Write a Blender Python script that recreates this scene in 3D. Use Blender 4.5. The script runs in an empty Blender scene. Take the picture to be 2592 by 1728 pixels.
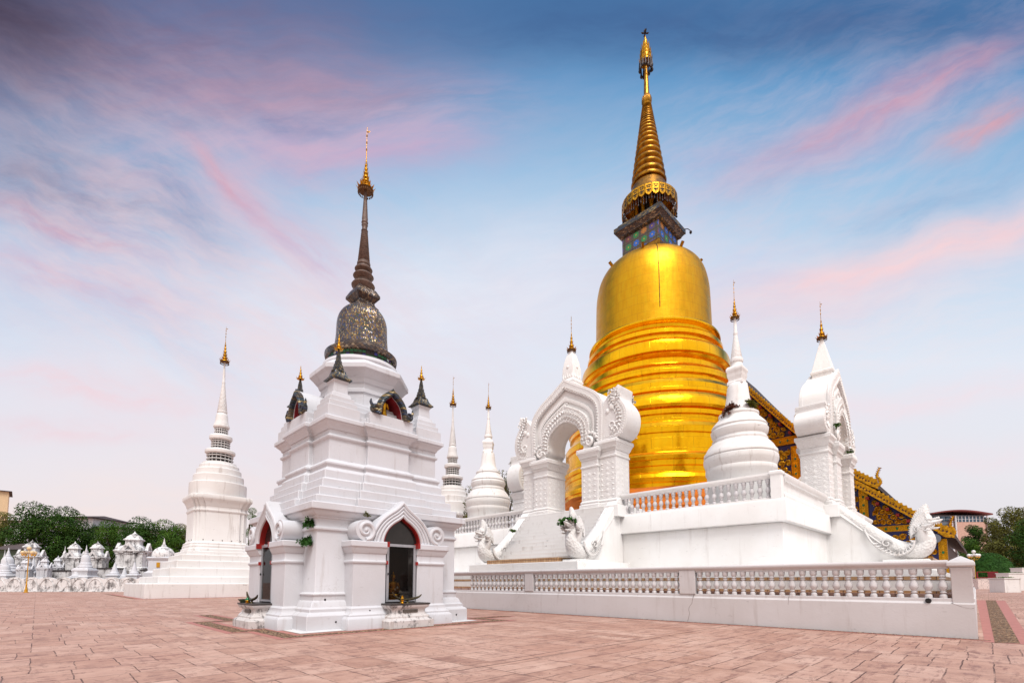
import bpy, bmesh, math, random
import numpy as np
from mathutils import Vector, Matrix
C = bpy.context.scene
COL = C.collection
R = math.radians
PI = math.pi
D = 2592/2352            # photo pixels per step of the first measuring sketch

# ------------------------------------------------------------------ camera
EYE = 1.6
FOC = 1200.0             # focal length in photo pixels
TILT = R(4.4)
CX, CYP = 1296.0, 1472.8-1200.0*math.tan(R(4.4))
cam_d = bpy.data.cameras.new('camera')
cam = bpy.data.objects.new('camera', cam_d); COL.objects.link(cam)
cam.location = (0, 0, EYE)
cam.rotation_euler = (R(90)+TILT, 0, R(-45))
cam_d.sensor_width = 36.0
cam_d.lens = 36.0*FOC/2592
cam_d.shift_y = (CYP-864)/2592
cam_d.clip_start = 0.1; cam_d.clip_end = 5000
C.camera = cam

# ------------------------------------------------------------------ exposure
C.view_settings.view_transform = 'Standard'
C.view_settings.look = 'None'
C.view_settings.exposure = 0.08
C.view_settings.gamma = 1.0
C.cycles.diffuse_bounces = 1

# ------------------------------------------------------------------ sun (low, behind the photographer, veiled by haze)
sun_d = bpy.data.lights.new('sun', 'SUN'); sun = bpy.data.objects.new('sun', sun_d); COL.objects.link(sun)
SUN_EL, SUN_AZ = R(58), R(238)          # azimuth from +X, counter-clockwise
sun_d.energy = 2.5; sun_d.angle = R(24); sun_d.color = (1.0, 0.96, 0.92)
sdir = Vector((math.cos(SUN_EL)*math.cos(SUN_AZ), math.cos(SUN_EL)*math.sin(SUN_AZ), math.sin(SUN_EL)))
sun.rotation_euler = (-sdir).to_track_quat('-Z', 'Y').to_euler()
sun.location = sdir*60

# ------------------------------------------------------------------ node helpers
def lin(c):
    return tuple(((x/255)/12.92 if x/255 <= .04045 else ((x/255+.055)/1.055)**2.4) for x in c)+(1.0,)
class NT:
    def __init__(s, tree): s.t = tree; s.n = tree.nodes; s.l = tree.links
    def node(s, kind, **kw):
        n = s.n.new(kind)
        for k, v in kw.items(): setattr(n, k, v)
        return n
    def put(s, sock, v):
        if hasattr(v, 'is_linked') or isinstance(v, bpy.types.NodeSocket): s.l.new(v, sock)
        elif v is not None: sock.default_value = v
    def m(s, op, a, b=None, c=None, clamp=False):
        n = s.node('ShaderNodeMath', operation=op, use_clamp=clamp)
        s.put(n.inputs[0], a)
        if b is not None: s.put(n.inputs[1], b)
        if c is not None: s.put(n.inputs[2], c)
        return n.outputs[0]
    def vm(s, op, a, b=None):
        n = s.node('ShaderNodeVectorMath', operation=op)
        s.put(n.inputs[0], a)
        if b is not None: s.put(n.inputs[1], b)
        return n.outputs['Value'] if op in ('DOT_PRODUCT', 'LENGTH') else n.outputs['Vector']
    def sep(s, v):
        n = s.node('ShaderNodeSeparateXYZ'); s.put(n.inputs[0], v); return n.outputs
    def comb(s, x, y, z=0.0):
        n = s.node('ShaderNodeCombineXYZ'); s.put(n.inputs[0], x); s.put(n.inputs[1], y); s.put(n.inputs[2], z); return n.outputs[0]
    def noise(s, vec, scale, detail=4, rough=.55, dist=0.0):
        n = s.node('ShaderNodeTexNoise'); s.put(n.inputs['Vector'], vec)
        n.inputs['Scale'].default_value = scale; n.inputs['Detail'].default_value = detail
        n.inputs['Roughness'].default_value = rough; n.inputs['Distortion'].default_value = dist
        return n.outputs['Fac']
    def ramp(s, fac, stops, mode='LINEAR'):
        n = s.node('ShaderNodeValToRGB'); s.put(n.inputs[0], fac); r = n.color_ramp; r.interpolation = mode
        while len(r.elements) > 1: r.elements.remove(r.elements[-1])
        for i, (p, c) in enumerate(stops):
            e = r.elements[0] if i == 0 else r.elements.new(p)
            e.position = p; e.color = c if len(c) == 4 else tuple(c)+(1.0,)
        return n.outputs[0]
    def mix(s, fac, a, b, mode='MIX'):
        n = s.node('ShaderNodeMix', data_type='RGBA', blend_type=mode)
        s.put(n.inputs[0], fac); s.put(n.inputs[6], a); s.put(n.inputs[7], b); return n.outputs[2]
    def mr(s, v, a, b, c=0.0, d=1.0, smooth=True):
        n = s.node('ShaderNodeMapRange', interpolation_type='SMOOTHSTEP' if smooth else 'LINEAR')
        s.put(n.inputs[0], v)
        for i, x in zip((1, 2, 3, 4), (a, b, c, d)): n.inputs[i].default_value = x
        return n.outputs[0]
    def scale(s, v, k):
        return s.vm('MULTIPLY', v, k)

# ------------------------------------------------------------------ sky: dusk gradient with pink high cloud, over a dim Nishita sky
W = bpy.data.worlds.new('World'); C.world = W; W.use_nodes = True
W.cycles.sampling_method = 'MANUAL'; W.cycles.sample_map_resolution = 512
wt = NT(W.node_tree); wt.n.clear()
tc = wt.node('ShaderNodeTexCoord').outputs['Generated']
dirv = wt.vm('NORMALIZE', tc)
dx, dy, dz = wt.sep(dirv)
S2 = 0.5**0.5
fwd = wt.vm('DOT_PRODUCT', dirv, (S2, S2, 0))
lat = wt.vm('DOT_PRODUCT', dirv, (S2, -S2, 0))
fc = wt.m('MAXIMUM', fwd, 0.12)
px = wt.m('DIVIDE', lat, fc)          # sky coordinates on a vertical plane to the north-east
py = wt.m('DIVIDE', dz, fc)
base = wt.ramp(wt.mr(py, 0, 1.4, smooth=False), [
    (0.00, lin((221, 213, 216))), (0.16, lin((229, 226, 231))), (0.34, lin((222, 229, 240))), (0.50, lin((194, 215, 235))),
    (0.66, lin((150, 189, 222))), (0.82, lin((100, 152, 198))), (0.93, lin((74, 120, 168))), (1.0, lin((66, 110, 158)))])
pxy = wt.comb(px, py)
def warp(vec, sc, amt, det=5):
    n = wt.node('ShaderNodeTexNoise'); wt.put(n.inputs['Vector'], vec); n.inputs['Scale'].default_value = sc; n.inputs['Detail'].default_value = det
    o = wt.vm('SUBTRACT', n.outputs['Color'], (.5, .5, .5))
    return wt.vm('ADD', vec, wt.vm('MULTIPLY', o, (amt, amt, 0)))
pw = warp(pxy, 2.4, 0.16)
fine = wt.noise(pxy, 7.0, 6, .6)
col = base
def sky_px(x, y): return ((x-1176)/1089.0, (1336-y)/1089.0)
def streak(col, a, b, w0, colour, amt, wisp=.6, soft=1.0, stretch=4.0):
    """a soft cloud bank from a to b (positions on the sky plane), half width w0"""
    ax, ay = sky_px(*a); bx, by = sky_px(*b)
    mx, my = (ax+bx)/2, (ay+by)/2; L = math.hypot(bx-ax, by-ay); ang = math.atan2(by-ay, bx-ax)
    mp = wt.node('ShaderNodeMapping'); mp.vector_type = 'TEXTURE'
    wt.put(mp.inputs[0], pw); mp.inputs[1].default_value = (mx, my, 0); mp.inputs[2].default_value = (0, 0, ang)
    q = mp.outputs[0]; qx, qy, _ = wt.sep(q)
    ex = wt.m('MULTIPLY', qx, 2.0/L); ey = wt.m('MULTIPLY', qy, 1.0/(w0/1089.0))
    r2 = wt.m('ADD', wt.m('POWER', wt.m('ABSOLUTE', ex), 3.0), wt.m('MULTIPLY', ey, ey))
    g = wt.m('POWER', 2.718, wt.m('MULTIPLY', r2, -1.1*soft))
    nz = wt.noise(wt.scale(q, (stretch*.9, stretch*3.4, 1)), 1.6, 7, .64)
    k = wt.mr(nz, .34, .68)
    k = wt.m('ADD', wt.m('MULTIPLY', k, wisp), 1-wisp)
    f = wt.m('MULTIPLY', wt.m('MULTIPLY', g, k), amt, clamp=True)
    return wt.mix(f, col, lin(colour))
# broad veils
col = streak(col, (-300, 560), (760, 520), 330, (190, 188, 214), .5, .3)
col = streak(col, (-200, 1010), (1200, 980), 220, (236, 224, 230), .55, .4)
col = streak(col, (950, 760), (1700, 420), 150, (216, 210, 228), .42, .5)
col = streak(col, (500, 620), (1250, 720), 130, (222, 220, 234), .5, .5)
col = streak(col, (350, 800), (1560, 580), 190, (229, 231, 241), .8, .35)
# upper left mauve deck
col = streak(col, (-700, -60), (900, -30), 230, (118, 100, 128), .8, .3)
col = streak(col, (-250, 40), (1080, 110), 150, (158, 134, 160), .75, .45)
col = streak(col, (200, 170), (980, 110), 80, (182, 146, 168), .65, .6)
col = streak(col, (480, 265), (1120, 275), 75, (194, 168, 198), .95, .4)
col = streak(col, (-150, 300), (420, 440), 110, (128, 118, 150), .6, .5)
# left diagonal wisps
col = streak(col, (360, 250), (600, 470), 26, (212, 152, 168), .9, .6)
col = streak(col, (430, 320), (780, 640), 70, (206, 176, 200), .8, .6)
col = streak(col, (-120, 380), (330, 560), 40, (196, 150, 176), .8, .75)
col = streak(col, (-100, 560), (420, 700), 55, (212, 176, 196), .75, .7)
col = streak(col, (-100, 850), (440, 920), 40, (240, 208, 214), .75, .7)
col = streak(col, (-100, 960), (330, 990), 30, (238, 206, 212), .6, .7)
col = streak(col, (-500, 1180), (900, 1160), 110, (246, 224, 216), .55, .4)
# blue gaps
col = streak(col, (560, 195), (780, 205), 34, (96, 122, 168), .45, .4)
col = streak(col, (240, 270), (500, 560), 56, (108, 138, 182), .5, .35)
col = streak(col, (120, 640), (560, 860), 60, (188, 204, 228), .5, .6)
# right hand streaks
col = streak(col, (1750, 960), (2500, 860), 40, (240, 220, 226), .7, .6)
col = streak(col, (1900, 1060), (2450, 1010), 34, (238, 220, 226), .6, .6)
col = streak(col, (1750, 330), (2480, -40), 62, (206, 150, 170), .85, .45)
col = streak(col, (1500, 350), (2200, 190), 80, (176, 170, 206), .45, .7)
col = streak(col, (2200, 290), (2480, 150), 46, (220, 156, 164), .85, .55)
col = streak(col, (1640, 690), (2560, 440), 66, (250, 206, 206), .95, .4)
col = streak(col, (1560, 780), (2360, 560), 70, (226, 210, 222), .6, .5)
col = streak(col, (1980, 470), (2500, 330), 60, (122, 166, 206), .55, .5)
col = streak(col, (1500, 640), (1900, 560), 70, (206, 204, 228), .5, .6)
# fine cirrus combed across the whole sky
col = streak(col, (-300, 60), (1100, 900), 330, (232, 198, 204), .32, 1.0, stretch=3.2)
col = streak(col, (-200, 300), (900, 980), 260, (242, 214, 214), .38, 1.0, stretch=4.0)
col = streak(col, (100, 330), (1200, 160), 120, (214, 180, 198), .42, 1.0, stretch=3.5)
col = streak(col, (1250, 620), (2600, -80), 300, (230, 202, 212), .25, 1.0, stretch=4.0)
col = streak(col, (1300, 900), (2600, 560), 260, (242, 224, 226), .3, 1.0, stretch=4.0)
# grey cloud high on the left, corner vignette darkening put into its colour
col = streak(col, (-700, -140), (150, -60), 190, (66, 54, 70), .95, .12)
col = streak(col, (-260, 250), (160, 330), 130, (118, 112, 140), .4, .4)
col = streak(col, (900, -60), (2500, -60), 90, (62, 92, 140), .7, .3)
# everything behind the photographer: bright hazy western dusk
back = wt.ramp(wt.mr(dz, -.1, 1.0, smooth=False), [(0, lin((150, 146, 146))), (.12, lin((206, 196, 190))), (.3, lin((222, 216, 212))), (.6, lin((244, 244, 248))), (1, lin((232, 238, 250)))])
back = wt.mix(1.0, back, (1.08, 1.06, 1.04, 1), 'MULTIPLY')
col = wt.mix(wt.mr(fwd, -.15, .35), back, col)
sky = wt.node('ShaderNodeTexSky', sky_type='NISHITA'); sky.sun_disc = False; sky.sun_elevation = SUN_EL; sky.sun_rotation = R(90)-SUN_AZ
bg1 = wt.node('ShaderNodeBackground'); wt.put(bg1.inputs[0], col); bg1.inputs[1].default_value = 0.97
bg2 = wt.node('ShaderNodeBackground'); wt.put(bg2.inputs[0], sky.outputs[0]); bg2.inputs[1].default_value = 0.006
ad = wt.node('ShaderNodeAddShader'); wt.l.new(bg1.outputs[0], ad.inputs[0]); wt.l.new(bg2.outputs[0], ad.inputs[1])
wo = wt.node('ShaderNodeOutputWorld'); wt.l.new(ad.outputs[0], wo.inputs[0])

# ------------------------------------------------------------------ measuring helpers (photo pixel -> point on a known plane)
_f0 = np.array([1, 1, 0])/2**.5; _r = np.array([1, -1, 0])/2**.5; _z = np.array([0, 0, 1.])
_fw = _f0*math.cos(TILT)+_z*math.sin(TILT); _up = _z*math.cos(TILT)-_f0*math.sin(TILT)
def ray(x, y): return _fw+_r*(x-CX)/FOC+_up*(CYP-y)/FOC
def on_u(x, y, u): d = ray(x, y); p = d*(u/d[0]); return p+np.array([0, 0, EYE])
def at_depth(x, y, dep):
    d = ray(x, y); k = dep/(d@_f0); return d*k+np.array([0, 0, EYE])
def zat(u, v, y):
    q = np.array([u, v, 0.]); w0 = q@_fw; k = (CYP-y)/FOC; a = q@_up
    return EYE+(k*w0-a)/(math.cos(TILT)-k*math.sin(TILT))

# ------------------------------------------------------------------ materials
def new_mat(name):
    m = bpy.data.materials.new(name); m.use_nodes = True
    t = NT(m.node_tree); t.b = t.n['Principled BSDF']
    t.obj = t.node('ShaderNodeTexCoord').outputs['Object']
    return m, t
def bump(t, h, strength, dist=.02):
    n = t.node('ShaderNodeBump'); n.inputs['Strength'].default_value = strength; n.inputs['Distance'].default_value = dist
    t.put(n.inputs['Height'], h); t.l.new(n.outputs[0], t.b.inputs['Normal'])
def plaster(name, colour, grime=.25, mould=0.0, mscale=1.0, sc=1.0, seams=0.0):
    m, t = new_mat(name)
    pos = t.node('ShaderNodeNewGeometry').outputs['Position']
    big = t.noise(pos, .45*sc, 4); mid = t.noise(pos, 3.0*sc, 5, .6)
    st = t.noise(t.scale(pos, (2.2*sc, 2.2*sc, .22*sc)), 1.6, 5, .62)
    c = lin(colour)
    dk = tuple(x*y for x, y in zip(c[:3], (.84, .81, .78)))+(1,)
    col = t.mix(t.m('MULTIPLY', t.mr(big, .35, .7), .45), c, dk)
    col = t.mix(t.m('MULTIPLY', t.mr(st, .55, .74), grime*1.3), col, lin((146, 126, 112)))
    col = t.mix(t.m('MULTIPLY', t.mr(mid, .62, .8), grime*.6), col, lin((176, 160, 146)))
    hc = t.m('ABSOLUTE', t.m('SUBTRACT', t.noise(pos, .8*sc, 6, .6, .6), .5))
    col = t.mix(t.m('MULTIPLY', t.m('MULTIPLY', t.mr(hc, .0045, .001), t.mr(t.noise(pos, .3*sc, 3), .56, .66)), .28), col, lin((128, 112, 104)))
    led = t.noise(t.scale(pos, (1, 1, 3.0)), 2.4*sc, 6, .7)
    col = t.mix(t.m('MULTIPLY', t.mr(led, .62, .72), min(.5, grime*1.6)), col, lin((112, 102, 96)))
    if mould:
        n1 = t.noise(pos, 1.1*mscale, 6, .7); n2 = t.noise(t.scale(pos, (1, 1, .3)), 2.6*mscale, 6, .7)
        k = t.mr(t.m('ADD', t.m('MULTIPLY', n1, .5), t.m('MULTIPLY', n2, .5)), .53-.07*mould, .62, 0, 1)
        col = t.mix(t.m('MULTIPLY', k, .9), col, lin((74, 68, 68)))
    t.put(t.b.inputs['Base Color'], col)
    t.b.inputs['Roughness'].default_value = .72
    t.b.inputs['Specular IOR Level'].default_value = .25
    f = t.noise(pos, 16*sc, 5, .65)
    bump(t, t.m('ADD', t.m('MULTIPLY', f, .5), t.m('MULTIPLY', t.noise(pos, 2.2*sc, 4), 1.0)), .35, .02)
    return m
def simple(name, colour, rough=.6, metal=0.0, var=.15, nscale=4.0, bstr=.2, emis=None):
    m, t = new_mat(name)
    n = t.noise(t.obj, nscale, 5, .6)
    c = lin(colour); lo = tuple(x*(1-var) for x in c[:3])+(1,); hi = tuple(min(1, x*(1+var)) for x in c[:3])+(1,)
    t.put(t.b.inputs['Base Color'], t.ramp(n, [(.3, lo), (.7, hi)]))
    t.b.inputs['Roughness'].default_value = rough; t.b.inputs['Metallic'].default_value = metal
    if bstr: bump(t, t.noise(t.obj, nscale*5, 4), bstr, .01)
    return m
def cyl_uv(t):
    x, y, z = t.sep(t.obj)
    th = t.m('ARCTAN2', y, x)
    return th, z
def gold_sheet(name, r0=.34, r1=.5, dents=.22, k=1.0):
    m, t = new_mat(name)
    th, z = cyl_uv(t)
    uv = t.comb(t.m('MULTIPLY', th, 6.0), z)
    br = t.node('ShaderNodeTexBrick'); t.put(br.inputs['Vector'], uv)
    br.inputs['Scale'].default_value = 1.0; br.inputs['Brick Width'].default_value = 1.15; br.inputs['Row Height'].default_value = .8
    br.inputs['Mortar Size'].default_value = .012; br.inputs['Color1'].default_value = (.4, .4, .4, 1); br.inputs['Color2'].default_value = (.62, .62, .62, 1); br.inputs['Mortar'].default_value = (0, 0, 0, 1)
    tone = t.sep(br.outputs['Color'])[0]
    st = t.noise(t.comb(t.m('MULTIPLY', th, 9.0), t.m('MULTIPLY', z, .35)), 2.0, 5, .6)
    col = t.ramp(t.m('ADD', t.m('MULTIPLY', st, .7), t.m('MULTIPLY', tone, .3)), [(.25, (.84*k, .38*k, .004, 1)), (.5, (1.0*k, .50*k, .005, 1)), (.75, (1.0*k, .58*k, .012, 1))])
    col = t.mix(t.m('MULTIPLY', br.outputs['Fac'], .32), col, (.30, .14, .02, 1))
    t.put(t.b.inputs['Base Color'], col)
    t.b.inputs['Metallic'].default_value = .84 if k < .9 else .95
    t.put(t.b.inputs['Roughness'], t.mr(t.noise(t.obj, 1.4, 4), .3, .7, r0, r1))
    dent = t.m('ADD', t.m('MULTIPLY', t.noise(uv, .9, 3), .9), t.m('MULTIPLY', tone, .12))
    bump(t, dent, dents, .1)
    return m
def gold_plain(name, colour=(.95, .52, .035), rough=.3, dark=.35, sc=8.0):
    m, t = new_mat(name)
    n = t.noise(t.obj, sc, 5, .65)
    t.put(t.b.inputs['Base Color'], t.ramp(n, [(.3, tuple(x*dark for x in colour)+(1,)), (.6, tuple(colour)+(1,))]))
    t.b.inputs['Metallic'].default_value = .85; t.b.inputs['Roughness'].default_value = rough
    bump(t, n, .5, .03)
    return m
def mosaic(name, k, stops, grout=(.03, .022, .018, 1), diag=True, rough=.18, metal=.5, wrap=5.0):
    """small mirror tiles laid on a round or square body"""
    m, t = new_mat(name)
    th, z = cyl_uv(t)
    a = t.m('MULTIPLY', th, k*wrap); b = t.m('MULTIPLY', z, k)
    if diag: a, b = t.m('ADD', a, b), t.m('SUBTRACT', a, b)
    ia, ib = t.m('FLOOR', a), t.m('FLOOR', b); fa, fb = t.m('FRACT', a), t.m('FRACT', b)
    wn = t.node('ShaderNodeTexWhiteNoise', noise_dimensions='2D'); t.put(wn.inputs['Vector'], t.comb(ia, ib))
    c = t.ramp(wn.outputs['Value'], stops, 'CONSTANT')
    ea = t.m('ABSOLUTE', t.m('SUBTRACT', fa, .5)); eb = t.m('ABSOLUTE', t.m('SUBTRACT', fb, .5))
    e = t.mr(t.m('MAXIMUM', ea, eb), .40, .46)
    col = t.mix(e, c, grout)
    dirt = t.noise(t.obj, 1.6, 5, .65)
    col = t.mix(t.m('MULTIPLY', t.mr(dirt, .45, .7), .55), col, (.07, .05, .04, 1))
    t.put(t.b.inputs['Base Color'], col)
    t.b.inputs['Metallic'].default_value = metal; t.b.inputs['Roughness'].default_value = rough
    wn2 = t.sep(wn.outputs['Color'])[1]
    bump(t, t.m('SUBTRACT', t.m('ADD', t.m('MULTIPLY', wn2, fa), t.m('MULTIPLY', t.sep(wn.outputs['Color'])[2], fb)), e), .8, .03)
    return m
def flower_tiles(name, cell):
    """square glazed tiles, each with a coloured flower"""
    m, t = new_mat(name)
    x, y, z = t.sep(t.obj)
    nx, ny, nz = t.sep(t.node('ShaderNodeTexCoord').outputs['Normal'])
    h = t.m('ADD', t.m('MULTIPLY', x, t.m('ABSOLUTE', ny)), t.m('MULTIPLY', y, t.m('ABSOLUTE', nx)))
    a = t.m('DIVIDE', h, cell); b = t.m('DIVIDE', z, cell)
    ia, ib = t.m('FLOOR', a), t.m('FLOOR', b)
    fa = t.m('SUBTRACT', t.m('FRACT', a), .5); fb = t.m('SUBTRACT', t.m('FRACT', b), .5)
    rr = t.m('SQRT', t.m('ADD', t.m('MULTIPLY', fa, fa), t.m('MULTIPLY', fb, fb)))
    an = t.m('ARCTAN2', fb, fa)
    pet = t.m('ADD', .36, t.m('MULTIPLY', t.m('COSINE', t.m('MULTIPLY', an, 8.0)), .06))
    wn = t.node('ShaderNodeTexWhiteNoise', noise_dimensions='3D'); t.put(wn.inputs['Vector'], t.comb(ia, ib, t.m('GREATER_THAN', t.m('ABSOLUTE', nx), .5)))
    c = t.ramp(wn.outputs['Value'], [(0, lin((44, 104, 200))), (.28, lin((50, 140, 74))), (.5, lin((120, 66, 74))), (.72, lin((190, 122, 50))), (.88, lin((92, 74, 140)))], 'CONSTANT')
    k = t.mr(t.m('SUBTRACT', rr, pet), -.03, .02)
    col = t.mix(k, c, lin((92, 84, 70)))
    col = t.mix(t.mr(rr, .10, .06), col, lin((200, 160, 60)))
    ed = t.mr(t.m('MAXIMUM', t.m('ABSOLUTE', fa), t.m('ABSOLUTE', fb)), .45, .49)
    col = t.mix(ed, col, lin((46, 40, 36)))
    t.put(t.b.inputs['Base Color'], col); t.b.inputs['Roughness'].default_value = .25; t.b.inputs['Metallic'].default_value = .2
    bump(t, t.m('MULTIPLY', k, -1.0), .5, .02)
    return m
def relief(name, colour, k=3.2, strength=.45, dist=.05, grime=.2):
    """carved stucco: leafy curls cut into white plaster"""
    m, t = new_mat(name)
    pos = t.node('ShaderNodeNewGeometry').outputs['Position']
    v = t.node('ShaderNodeTexVoronoi', feature='SMOOTH_F1'); t.put(v.inputs['Vector'], pos); v.inputs['Scale'].default_value = k; v.inputs['Smoothness'].default_value = .4
    v2 = t.node('ShaderNodeTexVoronoi', feature='F1'); t.put(v2.inputs['Vector'], pos); v2.inputs['Scale'].default_value = k*2.3
    h = t.m('ADD', t.m('SINE', t.m('MULTIPLY', v.outputs['Distance'], 22.0)), t.m('MULTIPLY', v2.outputs['Distance'], -1.5))
    mid = t.noise(pos, 2.5, 5, .65)
    c = lin(colour)
    col = t.mix(t.m('MULTIPLY', t.mr(mid, .5, .75), grime), c, lin((186, 166, 152)))
    t.put(t.b.inputs['Base Color'], col); t.b.inputs['Roughness'].default_value = .75; t.b.inputs['Specular IOR Level'].default_value = .2
    bump(t, h, strength, dist)
    return m
def scales_mat(name, colour, k=9.0):
    m, t = new_mat(name)
    v = t.node('ShaderNodeTexVoronoi', feature='F1'); t.put(v.inputs['Vector'], t.obj); v.inputs['Scale'].default_value = k
    mid = t.noise(t.obj, 3, 5, .65)
    col = t.mix(t.m('MULTIPLY', t.mr(mid, .55, .8), .35), lin(colour), lin((150, 138, 128)))
    t.put(t.b.inputs['Base Color'], col); t.b.inputs['Roughness'].default_value = .75; t.b.inputs['Specular IOR Level'].default_value = .2
    bump(t, t.m('ADD', v.outputs['Distance'], t.m('MULTIPLY', mid, .4)), .55, .07)
    return m
def leafmat(name, a, b, c=None):
    m, t = new_mat(name)
    pos = t.node('ShaderNodeNewGeometry').outputs['Position']
    n = t.noise(pos, .55, 3, .5); n2 = t.noise(pos, 5.0, 4, .7)
    col = t.ramp(t.m('ADD', t.m('MULTIPLY', n, .55), t.m('MULTIPLY', n2, .45)), [(.32, a+(1,)), (.58, b+(1,)), (.72, (c or b)+(1,))])
    t.put(t.b.inputs['Base Color'], col); t.b.inputs['Roughness'].default_value = .55; t.b.inputs['Specular IOR Level'].default_value = .1
    return m
def paving_mat():
    m, t = new_mat('stamped_concrete')
    x, y, z = t.sep(t.obj)
    wv = t.noise(t.obj, 1.3, 3); wob = t.m('MULTIPLY', t.m('SUBTRACT', wv, .5), .09)
    xx = t.m('ADD', x, wob); yy = t.m('ADD', y, wob)
    def brick(vec, w, h, mort):
        b = t.node('ShaderNodeTexBrick'); t.put(b.inputs['Vector'], vec); b.inputs['Scale'].default_value = 1.0
        b.inputs['Brick Width'].default_value = w; b.inputs['Row Height'].default_value = h; b.inputs['Mortar Size'].default_value = mort; b.inputs['Mortar Smooth'].default_value = .3
        b.offset = .37; b.offset_frequency = 3; b.squash = .72; b.squash_frequency = 2
        b.inputs['Color1'].default_value = (.3, .3, .3, 1); b.inputs['Color2'].default_value = (.7, .7, .7, 1); b.inputs['Mortar'].default_value = (.5, .5, .5, 1)
        return b
    bl = brick(t.comb(xx, yy), .86, 1.2, .011)             # courses run along u
    br = brick(t.comb(yy, xx), .62, 1.52, .012)            # courses run along v near the wall
    zone = t.mr(y, 6.9, 6.93)
    far = t.mr(x, 60, 61)
    k = t.mix(zone, br.outputs['Fac'], bl.outputs['Fac'])
    tone = t.sep(t.mix(zone, br.outputs['Color'], bl.outputs['Color']))[0]
    joint = t.m('MULTIPLY', t.sep(k)[0], t.mr(t.noise(t.obj, .9, 5, .7), .36, .56, .06, 1))
    big = t.noise(t.obj, .22, 4); mid = t.noise(t.obj, 1.7, 6, .65)
    sl = t.noise(t.comb(t.m('MULTIPLY', x, .55), t.m('MULTIPLY', y, 3.4)), 1.5, 7, .68, .6)
    sr = t.noise(t.comb(t.m('MULTIPLY', x, 2.6), t.m('MULTIPLY', y, .7)), 1.5, 7, .68, .6)
    slate = t.m('ADD', t.m('MULTIPLY', sl, .6), t.m('MULTIPLY', sr, .4))
    col = t.ramp(t.m('ADD', t.m('MULTIPLY', mid, .55), t.m('MULTIPLY', tone, .45)), [(.3, lin((148, 104, 88))), (.48, lin((191, 150, 132))), (.7, lin((215, 180, 163)))])
    col = t.mix(t.m('MULTIPLY', t.mr(big, .42, .62), .5), col, lin((184, 138, 120)))
    col = t.mix(t.m('MULTIPLY', t.mr(slate, .51, .60), .66), col, lin((132, 92, 84)))
    crack = t.m('ABSOLUTE', t.m('SUBTRACT', t.noise(t.obj, 1.0, 5, .62, .8), .5))
    col = t.mix(t.m('MULTIPLY', t.mr(crack, .014, .002), .35), col, lin((92, 64, 60)))
    spots = t.noise(t.obj, 5.5, 3, .5)
    col = t.mix(t.m('MULTIPLY', t.mr(spots, .69, .76), .55), col, lin((96, 74, 74)))
    col = t.mix(t.m('MULTIPLY', joint, .85), col, lin((74, 50, 46)))
    # long control joint
    cj = t.mr(t.m('ABSOLUTE', t.m('SUBTRACT', yy, 6.9)), .022, .008)
    cj2 = t.mr(t.m('ABSOLUTE', t.m('SUBTRACT', yy, 33.0)), .03, .012)
    col = t.mix(t.m('MULTIPLY', t.m('MAXIMUM', cj, cj2), .9), col, lin((66, 46, 42)))
    t.put(t.b.inputs['Base Color'], col)
    t.put(t.b.inputs['Roughness'], t.mr(mid, .3, .7, .5, .75)); t.b.inputs['Specular IOR Level'].default_value = .3
    hgt = t.m('SUBTRACT', t.m('ADD', t.m('MULTIPLY', slate, .9), t.m('MULTIPLY', mid, .4)), t.m('ADD', joint, t.m('MAXIMUM', cj, cj2)))
    bump(t, hgt, .7, .035)
    return m
def gravel_mat():
    m, t = new_mat('gravel')
    v = t.node('ShaderNodeTexVoronoi', feature='F1'); t.put(v.inputs['Vector'], t.obj); v.inputs['Scale'].default_value = 16
    r, g, b = t.sep(v.outputs['Color'])
    c = t.ramp(r, [(0, lin((96, 66, 50))), (.3, lin((142, 104, 74))), (.55, lin((176, 138, 102))), (.75, lin((112, 82, 64))), (1, lin((206, 176, 140)))])
    c = t.mix(t.mr(v.outputs['Distance'], .45, .75), c, lin((66, 48, 38)))
    t.put(t.b.inputs['Base Color'], c); t.b.inputs['Roughness'].default_value = .85
    bump(t, t.m('MULTIPLY', v.outputs['Distance'], -1.0), 1.0, .05)
    return m
def glass_mat():
    m = bpy.data.materials.new('door_glass'); m.use_nodes = True; t = NT(m.node_tree); t.n.clear()
    gl = t.node('ShaderNodeBsdfGlossy'); gl.inputs['Roughness'].default_value = .02; gl.inputs['Color'].default_value = (.9, .9, .9, 1)
    tr = t.node('ShaderNodeBsdfTransparent'); tr.inputs['Color'].default_value = (.62, .6, .58, 1)
    mx = t.node('ShaderNodeMixShader'); fr = t.node('ShaderNodeFresnel'); fr.inputs['IOR'].default_value = 1.22
    t.l.new(fr.outputs[0], mx.inputs[0]); t.l.new(tr.outputs[0], mx.inputs[1]); t.l.new(gl.outputs[0], mx.inputs[2])
    o = t.node('ShaderNodeOutputMaterial'); t.l.new(mx.outputs[0], o.inputs[0]); return m

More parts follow.
